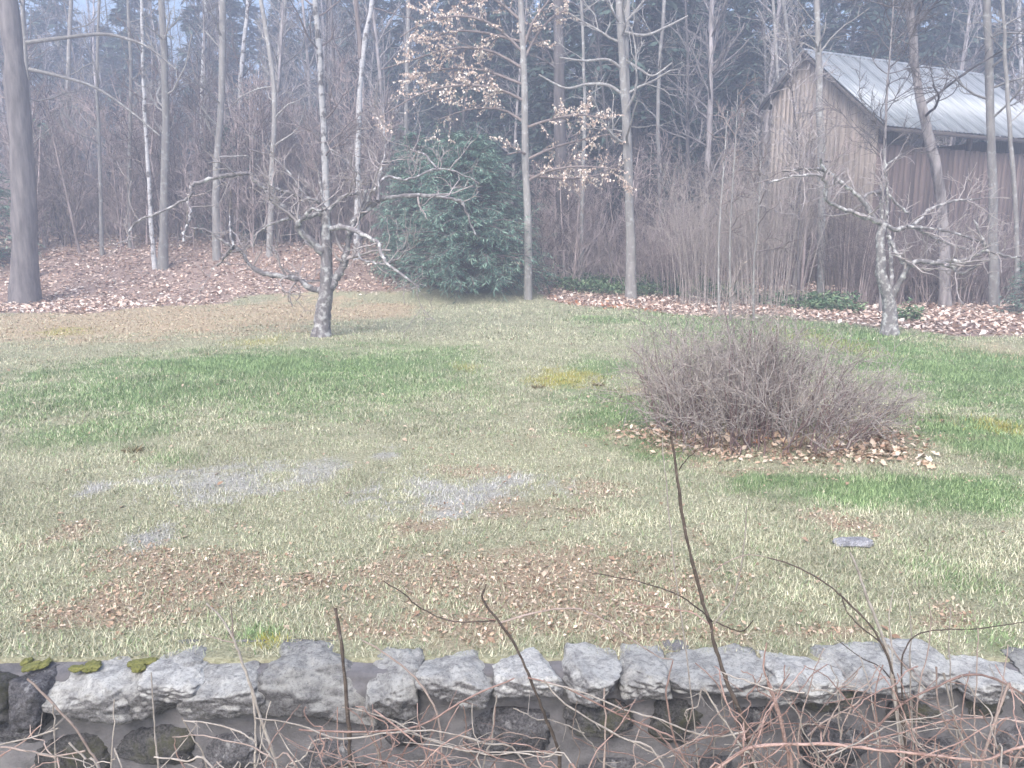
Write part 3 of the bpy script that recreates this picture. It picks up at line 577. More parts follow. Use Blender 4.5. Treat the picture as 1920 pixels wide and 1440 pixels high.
for k, (px, pb, wpx, Yk, lab) in enumerate([(305, 505, 19, 33.5, 'stout grey trunk on the leaf bank right of the slender birch'), (408, 505, 17, 34.5, 'second stout trunk on the leaf bank, under the apple limb'), (505, 490, 13, 35.0, 'thin dark trunk on the bank, left of the apple stem'), (245, 480, 9, 36, 'thin dark stem at the top of the leaf bank'),
        (190, 470, 8, 35, 'straight thin grey stem on the bank between dark pine and birch'), (375, 470, 9, 44, 'pale thin stem high in the mist left of centre'), (1090, 500, 9, 34, 'thin grey stem right beside the dark stout trunk'), (1240, 520, 10, 36, 'dark thin trunk just right of the tall grey maple'),
        (1480, 500, 12, 39, 'grey trunk behind the barn gable'), (1462, 500, 9, 38.5, 'thin grey trunk left of the barn gable'), (130, 470, 12, 40, 'grey trunk in the brush right of the dark pine'), (450, 470, 12, 43, 'bright slim trunk in the mist above the apple limb'), (760, 480, 11, 40, 'grey trunk rising behind the left side of the spruce')]):
    g = random.Random(k); tall_tree('bare_tree', lab, 'tree', Yk, [(px, pb), (px+g.uniform(-5, 5), pb-160), (px+g.uniform(-10, 10), pb-320), (px+g.uniform(-18, 18), 0)], wpx, M_BIRCH if k in (5, 11) else M_GREY, seed=40+k, group=EG, nbr=16, blen=1.7, tmin=.2)
for k, (px, pb, Yk, tp, lab) in enumerate([(1350, 566, 24.5, 330, 'pale thin sapling left of a pair in front of the thicket'), (1371, 592, 22.5, 300, 'taller pale sapling in front of the thicket'), (1415, 592, 22.5, 420, 'short pale sapling right of its pair before the thicket')]):
    tall_tree('sapling', lab, 'sapling', Yk, [(px, pb), (px-2, (pb+tp)//2), (px+6, tp)], 5, M_GREY, top=P(px, tp, Yk)[2]+.05, nbr=9, blen=.8, tmin=.4, seed=70+k, ntw=3)

tall_tree('bare_tree', 'small bare tree with fine twigs before the near corner of the barn roof', 'tree', 25.5, [(1655, 560), (1652, 420), (1658, 300), (1662, 190), (1668, 110)], 8, M_MID, top=P(1668, 105, 25.5)[2], nbr=34, blen=1.7, tmin=.45, seed=91, ntw=6)
tall_tree('bare_tree', 'small bare tree with fine twigs before the barn gable', 'tree', 26.5, [(1500, 560), (1496, 450), (1500, 330), (1492, 230)], 6, M_MID, top=P(1492, 225, 26.5)[2], nbr=26, blen=1.4, tmin=.35, seed=92, ntw=6)
# ------------------------------------------------------------------ beech with its dry leaves
def beech():
    Y = 30.0; g = np.random.default_rng(33)
    w3 = [P(a, b_, Y) for a, b_ in [(990, 535), (990, 420), (985, 300), (983, 150), (976, 0), (972, -80)]]; w3[0][2] = T(w3[0][0], Y)-.1; base = w3[0].copy()
    root = empty('beech_tree', tuple(base)); tag(root, 'beech holding pale dry leaves above and beside the spruce', 'tree', EG)
    pa, ra = smooth_path(w3, np.linspace(8, 4.5, len(w3))*pxm(Y, 3), 5); V, Fq = tubes(pa, ra, 12, .04, 3); mobj('trunk', V-base, Fq, M_GREY, root)
    limbs = []
    for pts, dY in [([(984, 190), (930, 165), (860, 160), (790, 175), (720, 215)], -1.), ([(983, 130), (920, 95), (850, 90), (780, 110), (715, 130)], .8), ([(982, 100), (930, 50), (870, 30), (800, 40), (750, 70)], -.6), ([(978, 40), (930, 0), (870, -20), (810, -10)], .6),
            ([(983, 110), (1010, 60), (1040, 30), (1065, 20)], .4), ([(984, 230), (940, 205), (880, 205), (820, 225)], .9), ([(986, 240), (1030, 225), (1090, 215), (1140, 225)], -.8), ([(987, 300), (1030, 280), (1090, 262), (1160, 250)], .6), ([(988, 340), (1030, 320), (1090, 312), (1165, 318)], -.5), ([(988, 330), (1060, 335), (1110, 330), (1150, 322)], .9),
            ([(982, 90), (1000, 40), (1030, 0), (1050, -30)], -.6), ([(985, 160), (900, 130), (830, 130), (760, 150)], 1.6), ([(984, 80), (900, 60), (840, 60), (790, 80)], 1.7), ([(987, 290), (975, 285), (950, 290)], -.8)]:
        pb, rb = px_path(pts, Y, dY, 6, 2); limbs.append(resample(pb, rb, 10))
    Pa = np.stack([q[0] for q in limbs]); Ra = np.stack([q[1] for q in limbs])
    a1 = sprout(Pa, Ra, 260, (.15, 1), (.75, .25), (30, 70), -.02, 5, .5, .006, .4, .12, -.05, g); a2 = sprout(*a1, 500, (.2, 1), (.35, .1), (30, 60), -.03, 4, .6, .005, .5, .1, -.1, g)
    V, Fq = cat_blocks([tubes(Pa, Ra, 5), tubes(*a1, 3), tubes(*a2, 3)]); crown = mobj('crown', V-base, Fq, M_TWIG, root)
    tw = np.concatenate([a1[0][:, -4:], a2[0]]); n = 10500; i = g.integers(0, len(tw), n); k = g.integers(0, 3, n); f = g.random((n, 1))
    C = tw[i, k]*(1-f)+tw[i, k+1]*f
    # gaps: leaves come in bunches
    keep = fbm(C[:, 0]*1.3, C[:, 2]*1.3, 7, 2)+.6*g.random(n) > .62; C = C[keep]; n = len(C)
    D = np.stack([g.normal(0, .5, n), g.normal(0, .5, n), -np.ones(n)*g.uniform(.3, 1.2, n)], 1); L = .1*g.uniform(.6, 1.4, n)
    V, Fq = leaves(C, D, g.normal(size=(n, 3)), L, L*.55, .2); pal = np.array([(.8, .7, .6), (.74, .6, .52), (.6, .45, .38), (.86, .79, .72)])
    tag(mobj('leaves', V-base, Fq, M_LEAF, crown, smooth=False, col=np.repeat(pal[g.integers(0, 4, n)], 4, 0)), kind='stuff')
beech()

# ------------------------------------------------------------------ conifers
def needle_sprays(Pa, n, ln, wd, g, droop=-.25, shades=((.03, .07, .05), (.05, .11, .075), (.08, .15, .1))):
    N, K, _ = Pa.shape; i = g.integers(0, N, n); t = g.uniform(.05, 1, n)**.75*(K-1); k = np.minimum(t.astype(int), K-2); f = (t-k)[:, None]
    C = Pa[i, k]*(1-f)+Pa[i, k+1]*f; Tn = unit(Pa[i, k+1]-Pa[i, k]); side = unit(np.cross(Tn, np.array([0, 0, 1.])))*np.where(g.random(n) < .5, 1, -1)[:, None]
    D = unit(Tn*g.uniform(.3, 1., (n, 1))+side*g.uniform(.2, 1., (n, 1))+np.array([0, 0, 1.])*g.normal(droop, .25, (n, 1)))
    Un = unit(np.array([0, 0, 1.])+g.normal(0, .5, (n, 3))); L = ln*g.uniform(.5, 1.25, n)
    V, Fq = leaves(C, D, Un, L, wd*g.uniform(.6, 1.3, n), -.12); sh = np.array(shades); c = sh[g.integers(0, len(sh), n)]*g.uniform(.8, 1.2, (n, 1))
    return V, Fq, np.repeat(c, 4, 0)
def conifer(name, height, rmax, seed, nwhorl, per, spray, n_spray, lift=.15, bare=.05, power=.85, shades=None, trunk_r=.12, wd=None, mat=None):
    """meshes with the foot at the origin: trunk, boughs, needles"""
    g = np.random.default_rng(seed); K = 6
    hs = np.repeat(np.linspace(bare, .97, nwhorl), per)*height+g.normal(0, height*.012, nwhorl*per); n = len(hs); a = g.random(n)*2*np.pi
    L = rmax*np.clip(1-(hs/height), .03, 1)**power*g.uniform(.65, 1.15, n)
    s = np.linspace(0, 1, K); rad = L[:, None]*s; zz = hs[:, None]+L[:, None]*(lift*s*1.4-.55*lift*s*s*1.6-.12*s*s)
    sw = (g.normal(0, .12, n))[:, None]*s
    Pa = np.stack([rad*np.cos(a[:, None]+sw), rad*np.sin(a[:, None]+sw), zz], 2); R = (.012+.012*L)[:, None]*np.linspace(1, .3, K)
    b2 = sprout(Pa, R, n*5, (.2, .95), (rmax*.22, rmax*.07), (35, 65), -.05, 4, .5, .004, .4, .08, -.1, g)
    Vt, Ft = tubes(np.array([[0, 0, -.2], [0, 0, height*.5], [.03, 0, height]]), np.array([trunk_r, trunk_r*.6, .015]), 8)
    Vb, Fb = cat_blocks([tubes(Pa, R, 4), tubes(*b2, 3)])
    kw = {'shades': shades} if shades else {}
    wd = wd or spray*.3
    v1 = needle_sprays(Pa[:, 1:], int(n_spray*.45), spray, wd, g, **kw); v2 = needle_sprays(b2[0], int(n_spray*.55), spray*.85, wd*.9, g, **kw)
    V, Fq = cat_blocks([v1[:2], v2[:2]]); c = np.concatenate([v1[2], v2[2]])
    return make_mesh('trunk', Vt, Ft, mat or M_DARK), make_mesh('boughs', Vb, Fb, M_TWIG), make_mesh('needles', V, Fq, M_NEEDLE, False, c)
def place_conifer(name, ms, loc, rz, label, group=None, s=1.):
    root = empty(name, loc, rz); root.scale = (s, s, s); tag(root, label, 'tree', group)
    link(bpy.data.objects.new('trunk', ms[0]), root); cr = link(bpy.data.objects.new('crown', ms[1]), root); nd = link(bpy.data.objects.new('needles', ms[2]), cr); tag(nd, kind='stuff')
    return root
YS = 31.2
SH = ((.055, .12, .1), (.13, .24, .19), (.24, .38, .3), (.08, .16, .13), (.34, .49, .39))
ms = conifer('spruce', 6.2, 3.2, 51, 34, 11, .3, 55000, .45, .01, .47, SH, .16, .024)
p = P(880, 548, YS); place_conifer('spruce_tree', ms, (p[0], YS, T(p[0], YS)), .4, 'dense dark green spruce standing at the lawn edge')
ms = conifer('hemlock', 6.0, 2.4, 52, 30, 9, .28, 32000, .2, .03, .6, SH, .13, .024)
p = P(785, 540, 33.2); place_conifer('hemlock_tree', ms, (p[0], 33.2, T(p[0], 33.2)), 1.2, 'looser green hemlock behind the left flank of the spruce')
# tall pines in the mist
SHB = ((.035, .06, .055), (.055, .09, .075), (.075, .12, .1))
PV = [conifer('pine', 19+2*k, 3.6+.3*k, 60+k, 26, 8, .75, 9000, .25, .12, .6, SHB, .25, .22) for k in range(3)]
pines = [(1040, 46), (1110, 50), (1180, 44), (1260, 48), (1330, 52), (1400, 47), (1450, 55), (1290, 58), (1220, 60), (930, 50), (860, 54), (1560, 50), (1630, 54), (1700, 50), (1780, 56), (1850, 52), (1930, 57), (990, 60), (1360, 62), (1140, 66), (1500, 60), (1620, 63), (1740, 64),
    (700, 64), (300, 66), (40, 60), (780, 60), (160, 70), (560, 72), (430, 66), (240, 74), (640, 68)]
for k, (px, Yk) in enumerate(pines):
    x_ = (px-960)/F*Yk; place_conifer('pine_tree', PV[k % 3], (x_, Yk, T(x_, Yk)-.2), k*1.7, 'tall dark conifer deep in the misty wood', 'conifers deep in the wood', .85+.3*((k*7) % 5)/5)
# hemlock twigs reaching in at both picture edges
YH = conifer('young_hemlock', 4.2, 1.7, 66, 18, 7, .25, 5200, .1, .03, .7, SH, .07, .035)
for px, Yk, s, lab in [(-10, 33.5, 1.3, 'young green hemlock at the left picture edge behind the dark pine'), (1935, 24.5, .62, 'small green hemlock at the right picture edge before the barn'), (440, 40, 1.35, 'young hemlock showing dim green over the arched apple limb'), (110, 41, 1.4, 'young hemlock in the brush behind the leaf bank')]:
    x_ = (px-960)/F*Yk; place_conifer('hemlock_tree', YH, (x_, Yk, T(x_, Yk)), px, lab, None, s)

# ------------------------------------------------------------------ the wood behind
def bare_variant(height, r, seed, nb, bl_, tmin, K1=10, tw=4, mat=M_MID, fine=2):
    g = np.random.default_rng(seed); pts = [np.array([0, 0, -.3])]; d = np.array([0, 0, 1.])
    for k in range(6): d = unit(d+g.normal(0, .035, 3)*np.array([1, 1, 0])); pts.append(pts[-1]+d*(height+.3)/6)
    pa, ra = smooth_path(pts, r*np.linspace(1, .2, 7), 2); Vt, Ft = tubes(pa, ra, 7); P1, R1 = resample(pa, ra, 12); P1, R1 = P1[None], R1[None]
    a1 = sprout(P1, R1, nb, (tmin, 1), (bl_, bl_*.3), (35, 75), .25, 6, .45, .018, .5, .15, .35, g, falloff=.4); a2 = sprout(*a1, nb*tw, (.15, 1), (bl_*.45, bl_*.15), (25, 60), .15, 4, .65, .013, .6, .18, .2, g)
    bl2 = [tubes(*a1, 4), tubes(*a2, 3)]
    if fine: bl2.append(tubes(*sprout(*a2, nb*tw*fine, (.2, 1), (bl_*.22, bl_*.08), (25, 60), .1, 3, .75, .01, .7, .15, .1, g), 3))
    return make_mesh('trunk', Vt, Ft, mat), make_mesh('crown', *cat_blocks(bl2), mat)
BV = [bare_variant(15+k, .11+.02*(k % 3), 80+k, 44, 2.0, .1) for k in range(5)]
g = np.random.default_rng(99); placed = []
def barn_clear(x, y):
    d = np.array([x, y])-WC; lx, ly = d@U2, d@V2; return not (-1.2 < lx < LEN+1.2 and -1.2 < ly < W2+1.2)
first = {}; cnt = 0
while cnt < 135:
    y_ = g.uniform(37, 74); x_ = g.uniform(-.74, .74)*y_
    if not barn_clear(x_, y_) or any((x_-a)**2+(y_-b_)**2 < 1.1 for a, b_ in placed): continue
    placed.append((x_, y_)); k = cnt % 5; cnt += 1
    root = empty('bare_tree', (x_, y_, T(x_, y_)), g.uniform(0, 6.28)); s = g.uniform(.8, 1.25); root.scale = (s, s, s); root.rotation_euler = (g.normal(0, .02), g.normal(0, .03), g.uniform(0, 6.28))
    tag(root, 'bare grey tree deep in the misty wood', 'tree', 'bare trees deep in the wood')
    link(bpy.data.objects.new('trunk', BV[k][0]), root); link(bpy.data.objects.new('crown', BV[k][1]), root)
SV = []
for k in range(8):
    a, b_ = bare_variant(4.6+.4*k, (.036+.01*(k % 4)), 120+k, 18, 1.2, .12, mat=M_SAPL, tw=5, fine=2); SV.append((a, b_))
cnt = 0
while cnt < 240:
    y_ = g.uniform(32.5, 44); left = cnt % 5 < 3
    px = g.uniform(60, 760) if left else g.uniform(1000, 1520)
    if left and y_ < 35: y_ += 3
    x_ = (px-960)/F*y_
    if not barn_clear(x_, y_): continue
    k = cnt % 8; cnt += 1
    root = empty('sapling', (x_, y_, T(x_, y_)), g.uniform(0, 6.28)); s = g.uniform(.7, 1.25)*(1 if left else .85); root.scale = (s, s, s); root.rotation_euler = (g.normal(0, .05), g.normal(0, .07), g.uniform(0, 6.28))
    if left: tag(root, 'thin brown sapling in the brush above the leaf bank', 'sapling', 'saplings in the left brush')
    else: tag(root, 'thin brown sapling in the brush between spruce and barn', 'sapling', 'saplings in the right brush')
    link(bpy.data.objects.new('stem', SV[k][0]), root); link(bpy.data.objects.new('twigs', SV[k][1]), root)
# low tangled brush, nobody could count it
def brush(name, spots, label, n, hgt, mat, seed, rad=.009):
    g = np.random.default_rng(seed); px0, px1, y0, y1 = spots; y = g.uniform(y0, y1, n); x = (g.uniform(px0, px1, n)-960)/F*y
    ok = np.array([barn_clear(a, b_) for a, b_ in zip(x, y)]); x, y = x[ok], y[ok]; n = len(x); z = terrain(x, y)
    d = unit(np.stack([g.normal(0, .3, n), g.normal(0, .3, n), np.ones(n)], 1)); L = hgt*g.uniform(.5, 1.25, n); pts = [np.stack([x, y, z], 1)]
    for k in range(5): d = unit(d+g.normal(0, .13, (n, 3))+np.array([0, 0, -.05])); pts.append(pts[-1]+d*(L/5)[:, None])
    Pa = np.stack(pts, 1); R = (rad*2*g.uniform(.7, 1.3, n))[:, None]*np.linspace(1, .4, 6); a2 = sprout(Pa, R, n*4, (.3, 1), (hgt*.25, hgt*.08), (25, 65), .1, 4, .6, rad*.8, .6, .18, .05, g)
    V, Fq = cat_blocks([tubes(Pa, R, 3), tubes(*a2, 3)]); tag(mobj(name, V, Fq, mat), label, 'brush', kind='stuff')
brush('undergrowth', (-40, 760, 37.5, 44), 'brown tangle of undergrowth behind the leaf bank', 1500, 3.4, M_SAPL, 131)
brush('undergrowth', (990, 1480, 32.5, 40), 'brown tangle of undergrowth right of the spruce', 900, 3.0, M_SAPL, 132)
brush('undergrowth', (1600, 1980, 27.8, 31.5), 'dark low brush in front of the barn wall', 700, 2.7, M_SAPL, 133)
# the far wood reads as one mass
def far_wood():
    g = np.random.default_rng(140); n = 640; y = g.uniform(72, 128, n); x = g.uniform(-.8, .8, n)*y; z = terrain(x, y); hgt = g.uniform(13, 21, n)
    lean = g.normal(0, .03, (n, 2)); s = np.linspace(0, 1, 5); Pa = np.stack([x[:, None]+lean[:, :1]*s*hgt[:, None], y[:, None]+lean[:, 1:]*s*hgt[:, None], z[:, None]-.5+s*hgt[:, None]], 2)
    R = g.uniform(.09, .22, n)[:, None]*np.linspace(1, .2, 5); a1 = sprout(Pa, R, 6500, (.2, 1), (2.4, .8), (35, 75), .3, 3, .35, .02, .4, .15, .3, g); a2 = sprout(*a1, 14000, (.2, 1), (1.1, .3), (25, 60), .15, 2, .6, .014, .6, .15, .1, g)
    V, Fq = cat_blocks([tubes(Pa, R, 5), tubes(*a1, 3), tubes(*a2, 3)]); tag(mobj('far_wood', V, Fq, M_MID), 'misty mass of bare trees far up the slope', 'wood', kind='stuff')
    n = 90; y = g.uniform(76, 125, n); x = g.uniform(-.8, .8, n)*y; Vs, Fs, Cs = [], [], []
    for k in range(n):
        hh = g.uniform(14, 21); m_ = 420; t = g.uniform(.15, 1, m_); r = 3.4*(1-t)**.6*g.random(m_)**.5; a = g.random(m_)*2*np.pi
        C = np.stack([x[k]+r*np.cos(a), y[k]+r*np.sin(a), T(x[k], y[k])+t*hh], 1); D = np.stack([np.cos(a), np.sin(a), g.normal(-.1, .25, m_)], 1)
        v, f_ = leaves(C, D, np.array([[0, 0, 1.]])+g.normal(0, .4, (m_, 3)), g.uniform(.8, 1.6, m_), .5, -.1); Vs.append(v); Fs.append(f_); Cs.append(np.tile(np.array([.035, .065, .055])*g.uniform(.7, 1.3), (len(v), 1)))
    V, Fq = cat_blocks(list(zip(Vs, Fs))); tag(mobj('far_conifers', V, Fq, M_NEEDLE, smooth=False, col=np.concatenate(Cs)), 'misty mass of conifers far up the slope', 'wood', kind='stuff')
far_wood()

# ------------------------------------------------------------------ shrubs
def shrub(name, label, c, rx, ry, hfun, nstem, ntw, mat, seed, cat='shrub', K=7, r0=.011, arch=.5, tw_len=.3, red=None, stems_parts=60, n3=0, spread=.62, wob=.03):
    g = np.random.default_rng(seed); root = empty(name, c); tag(root, label, cat)
    a = g.random(nstem)*2*np.pi; q = np.sqrt(g.random(nstem)); x = spread*rx*q*np.cos(a); y = spread*ry*q*np.sin(a); hh = hfun(x/rx, y/ry)*(g.uniform(.6, 1.1, nstem)+.35*(g.random(nstem) < .1))
    out = np.stack([x/rx*rx, y/ry*ry], 1); zt = terrain(c[0]+x, c[1]+y)-c[2]; s = np.linspace(0, 1, K)
    ex = x[:, None]+(x*(1/spread-.85))[:, None]*s**1.6+np.cumsum(g.normal(0, wob*rx/K*2, (nstem, K)), 1); ey = y[:, None]+(y*(1/spread-.85))[:, None]*s**1.6+np.cumsum(g.normal(0, wob*ry/K*2, (nstem, K)), 1)
    ez = zt[:, None]-.03+hh[:, None]*(s*(1+arch*.3)-arch*.3*s*s); Pa = np.stack([ex, ey, ez], 2); R = r0*g.uniform(.6, 1.3, nstem)[:, None]*np.linspace(1, .4, K)
    ns = min(stems_parts, nstem)
    for k in range(ns): mobj('stem', *tubes(Pa[k], R[k], 5), red if (red and k % 2) else mat, root)
    tl = tw_len*hh.max(); a1 = sprout(Pa, R, ntw, (.25, 1), (tl, tl*.35), (25, 70), .15, 5, .6, .0045, .5, .2, .1, g); a2 = sprout(*a1, ntw*3, (.1, 1), (tl*.5, tl*.2), (25, 70), .1, 4, .7, .0036, .6, .2, .05, g)
    bl_ = [tubes(*a1, 3), tubes(*a2, 3)]
    if n3: bl_.append(tubes(*sprout(*a2, n3, (.2, 1), (tl*.28, tl*.1), (30, 80), .1, 3, .8, .0025, .7, .15, 0, g), 3))
    tw = mobj('twigs', *cat_blocks(bl_), mat, root); tag(tw, kind='stuff')
    if nstem > ns: tag(mobj('stems', *tubes(Pa[ns:], R[ns:], 4), red or mat, root), kind='stuff')
    return root
cb = (2.96, 9.15, T(2.96, 9.15))
shrub('bare_shrub', 'wide dense grey twiggy shrub standing alone on the lawn', cb, 1.42, 1.2, lambda u, v: (1.22+.3*np.sin(u*7+1)*np.cos(v*5))*(1-.35*np.clip(u+.15, 0, 1))*np.sqrt(np.clip(1-1.*(u*u+v*v), .12, 1)), 240, 1300, M_SHRUB, 151, red=M_SHRUB_RED, tw_len=.26, n3=3400, r0=.0095, spread=.88, wob=.09)
for k, (px, Yk, rx, hh, lab) in enumerate([(1330, 28.6, 2.0, 4.2, 'tall tan thicket of arching stems left of the barn gable'), (1440, 27.6, 2.1, 4.6, 'tall tan thicket of arching stems in front of the barn gable'), (1590, 28.2, 1.6, 3.4, 'dim arching shrub between thicket and right apple tree'), (1270, 31.5, 1.5, 3.0, 'dark upright shrub behind the ivy right of the grey maple'), (1780, 28.6, 2.0, 2.4, 'low arching shrub before the red barn wall')]):
    x_ = (px-960)/F*Yk; shrub('thicket_shrub', lab, (x_, Yk, T(x_, Yk)), rx, 1.5, lambda u, v, hh=hh: hh*np.sqrt(np.clip(1-.7*(u*u), .15, 1)), 70, 420, M_SHRUB if k < 2 else M_SAPL, 160+k, r0=.014, arch=.8, tw_len=.2, stems_parts=70, n3=900)

# ------------------------------------------------------------------ small things on the lawn
p = G(1600, 1022); st = rounded_stone('flat_stone', (.3, .15, .06), 700, stone_mat('flat_grey_stone', (.3, .3, .32), (.46, .46, .49), (.5, .5, .52), (.5, .7)), None, (p[0], p[1], .02), .1); tag(st, 'flat pale grey stone lying in the lawn by a brown leaf patch', 'stone')
def tuft(px, py, label, seed):
    g = np.random.default_rng(seed); p = G(px, py); n = 90; a = g.random(n)*6.28; r = .07*g.random(n); L = g.uniform(.05, .13, n); d = np.stack([np.cos(a)*.9, np.sin(a)*.9, np.ones(n)*g.uniform(.2, 1, n)], 1)
    C = np.stack([r*np.cos(a), r*np.sin(a), 0*a-.005], 1); V, Fq = leaves(C, d, g.normal(size=(n, 3)), L, .009, .1); c = np.array([[.2, .15, .08], [.33, .27, .15], [.12, .09, .05]])[g.integers(0, 3, n)]
    o = mobj('grass_tuft', V, Fq, M_LEAF, smooth=False, col=np.repeat(c, 4, 0)); o.location = (p[0], p[1], T(p[0], p[1])); tag(o, label, 'tuft')
tuft(250, 846, 'small dark tuft on the lawn below the left green patch', 1); tuft(1122, 724, 'small dark tuft on the lawn left of the grey shrub', 2); tuft(1008, 726, 'small brown tuft in a yellowed patch mid lawn', 3)
OAK = []
def leaf_mesh(seed, c):
    g = np.random.default_rng(seed); nseg = 7; s = np.linspace(0, 1, nseg); wv = np.sin(np.pi*s**.8)*.5*(1+.45*np.cos(s*18))*.55; V = []
    curl = g.uniform(.12, .3); tw = g.uniform(-.4, .4)
    for t, w_ in zip(s, wv):
        z = curl*(t-.5)**2*1.2
        for sgn in (-1, 0, 1): V.append((sgn*w_, t-.5, z+abs(sgn)*w_*g.uniform(.1, .5)+sgn*tw*w_*t))
    Fq = []
    for i in range(nseg-1):
        for j in range(2): Fq.append((i*3+j, i*3+j+1, i*3+j+4, i*3+j+3))
    return make_mesh('fallen_leaf', np.array(V), np.array(Fq), M_LEAF, True, np.tile(c, (len(V), 1)))
LM = [leaf_mesh(k, c) for k, c in enumerate([(.75, .6, .46), (.66, .48, .34), (.55, .3, .18), (.8, .7, .58), (.45, .22, .13), (.7, .52, .4)])]
g = np.random.default_rng(170)
def drop_leaf(px, py, size, k, label, group):
    p = G(px, py); o = link(bpy.data.objects.new('fallen_leaf', LM[k])); o.location = (p[0], p[1], T(p[0], p[1])+.035); o.scale = (size,)*3; o.rotation_euler = (g.normal(0, .4), g.normal(0, .4), g.uniform(0, 6.28)); tag(o, label, 'leaf', group)
for k in range(110):
    t = g.random(); drop_leaf(1215+t*560+g.normal(0, 12), 806+t*58+g.normal(0, 9), g.uniform(.08, .15), [0, 1, 3, 5][k % 4], 'pale curled leaf on the grass along the foot of the grey shrub', 'pale leaves at the foot of the shrub')
for k in range(16): drop_leaf(1415+g.normal(0, 22), 828+g.normal(0, 7), g.uniform(.07, .12), [2, 4, 2, 1][k % 4], 'rusty red leaf in the heap before the middle of the grey shrub', 'rusty leaves before the shrub')
for k in range(9): drop_leaf(1228+g.normal(0, 10), 800+g.normal(0, 6), g.uniform(.08, .13), [0, 3][k % 2], 'cream leaf in the heap at the left foot of the grey shrub', 'cream leaves left of the shrub')

a_ = g.uniform(math.pi*.95, math.pi*2.05, 1500); r_ = g.normal(.97, .14, 1500); x = cb[0]+.12+1.5*r_*np.cos(a_); y = cb[1]+.1+1.25*r_*np.sin(a_)
litter('leaf_litter', x, y, .06, [(.55, .44, .34), (.64, .53, .43), (.46, .33, .24), (.38, .25, .18), (.28, .2, .15)], 'tan and rusty leaves drifted round the foot of the grey shrub', .02, .5)
# ------------------------------------------------------------------ brambles in front of the wall
def cane_pts(pts, Y, dY, r0, r1, ground=True):
    n = len(pts); out = [P(a, b_, Y+dY*i/(n-1)) for i, (a, b_) in enumerate(pts)]
    rad = list(np.linspace(r0, r1, n)*pxm(Y, 0)*.36)
    if pts[-1][1] >= 1425 and ground:
        e = out[-1].copy(); d = unit(out[-1]-out[-2]); e = e+d*.3; e[2] = (e[2]-1.3)/2; out.append(e); f = e.copy(); f[2] = -1.3; out.append(f); rad += [rad[-1]*1.1]*2
    return smooth_path(out, rad, 4)
def cane(root, name, pts, Y, dY, r0, r1, mat, sides=6, seed=0):
    pa, ra = cane_pts(pts, Y, dY, r0, r1); gg = np.random.default_rng(seed+len(pts)); pa = pa+gg.normal(0, .0015, pa.shape); ra = ra*(1+.12*gg.normal(size=len(ra)))
    off = np.array(root.location); V, Fq = tubes(pa, np.maximum(ra, .001), sides)
    if name == 'cane':                                    # short side shoots and buds
        q = resample(pa, ra, 10); b1 = sprout(q[0][None], q[1][None], 5, (.05, .95), (.07, .04), (25, 70), .1, 4, .55, .0009, .5, .15, .1, gg); b2 = sprout(q[0][None], q[1][None], 14, (0, 1), (.011, .003), (40, 80), 0, 2, .5, .0012, .3, 0, 0, gg)
        V, Fq = cat_blocks([(V, Fq), tubes(*b1, 4), tubes(*b2, 3)])
    return mobj(name, V-off, Fq, mat, root)
def cane_thing(name, label, cat, parts, foot, group=None):
    root = empty(name, foot); tag(root, label, cat, group)
    for k, (nm, pts, Y, dY, r0, r1, mt) in enumerate(parts): cane(root, nm, pts, Y, dY, r0, r1, mt, 7, k)
    return root
DK, PL, RD, TN = M_CANE_DARK, M_CANE_PALE, M_CANE_RED, M_CANE_TAN
def foot(px, Y): p = P(px, 1440, Y); return (p[0], Y, -1.25)
cane_thing('woody_shoot', 'tallest dark shoot rising past the wall towards the grey shrub', 'shoot', [
    ('stem', [(1257, 812), (1268, 880), (1278, 960), (1290, 1020), (1305, 1080), (1318, 1130), (1332, 1170), (1340, 1210), (1355, 1255), (1372, 1300), (1395, 1350), (1405, 1400), (1410, 1450)], 3.35, 0, 6, 13, DK),
    ('side_shoot', [(1110, 1075), (1170, 1085), (1260, 1110), (1310, 1142), (1335, 1165)], 3.0, .35, 2.5, 4.5, DK), ('side_shoot', [(1400, 950), (1398, 990), (1390, 1060), (1375, 1120), (1340, 1170)], 3.2, .15, 2.5, 4, PL),
    ('side_shoot', [(1412, 1163), (1395, 1182), (1370, 1178), (1342, 1165)], 3.2, .15, 2.5, 4, DK), ('side_shoot', [(1303, 848), (1288, 860), (1273, 880)], 3.3, .05, 2, 3, DK), ('side_shoot', [(1180, 1130), (1240, 1140), (1300, 1150), (1332, 1172)], 3.5, -.15, 2.5, 4, RD)], foot(1410, 3.35))
cane_thing('woody_shoot', 'straight dark bare shoot standing left of the picture middle', 'shoot', [('stem', [(628, 1140), (637, 1190), (645, 1250), (650, 1320), (655, 1380), (656, 1445)], 3.2, 0, 8, 12, DK)], foot(656, 3.2))
cane_thing('woody_shoot', 'dark crooked shoot with side arms low in the picture middle', 'shoot', [
    ('stem', [(912, 1095), (905, 1125), (935, 1165), (960, 1200), (985, 1250), (1005, 1300), (1025, 1350), (1045, 1400), (1050, 1445)], 3.25, 0, 5, 9, DK), ('side_shoot', [(1262, 1235), (1235, 1232), (1180, 1195), (1130, 1160), (1070, 1140), (1000, 1150), (938, 1168)], 3.4, -.15, 2.5, 5, TN), ('side_shoot', [(720, 1090), (760, 1115), (790, 1140), (850, 1165), (930, 1165)], 3.05, .2, 2.5, 4.5, DK), ('side_shoot', [(880, 1150), (905, 1160), (930, 1162)], 3.2, .05, 2, 4, RD), ('side_shoot', [(680, 1200), (730, 1230), (770, 1262), (800, 1300), (822, 1350), (830, 1445)], 3.3, 0, 4, 6, TN)], foot(1050, 3.25))
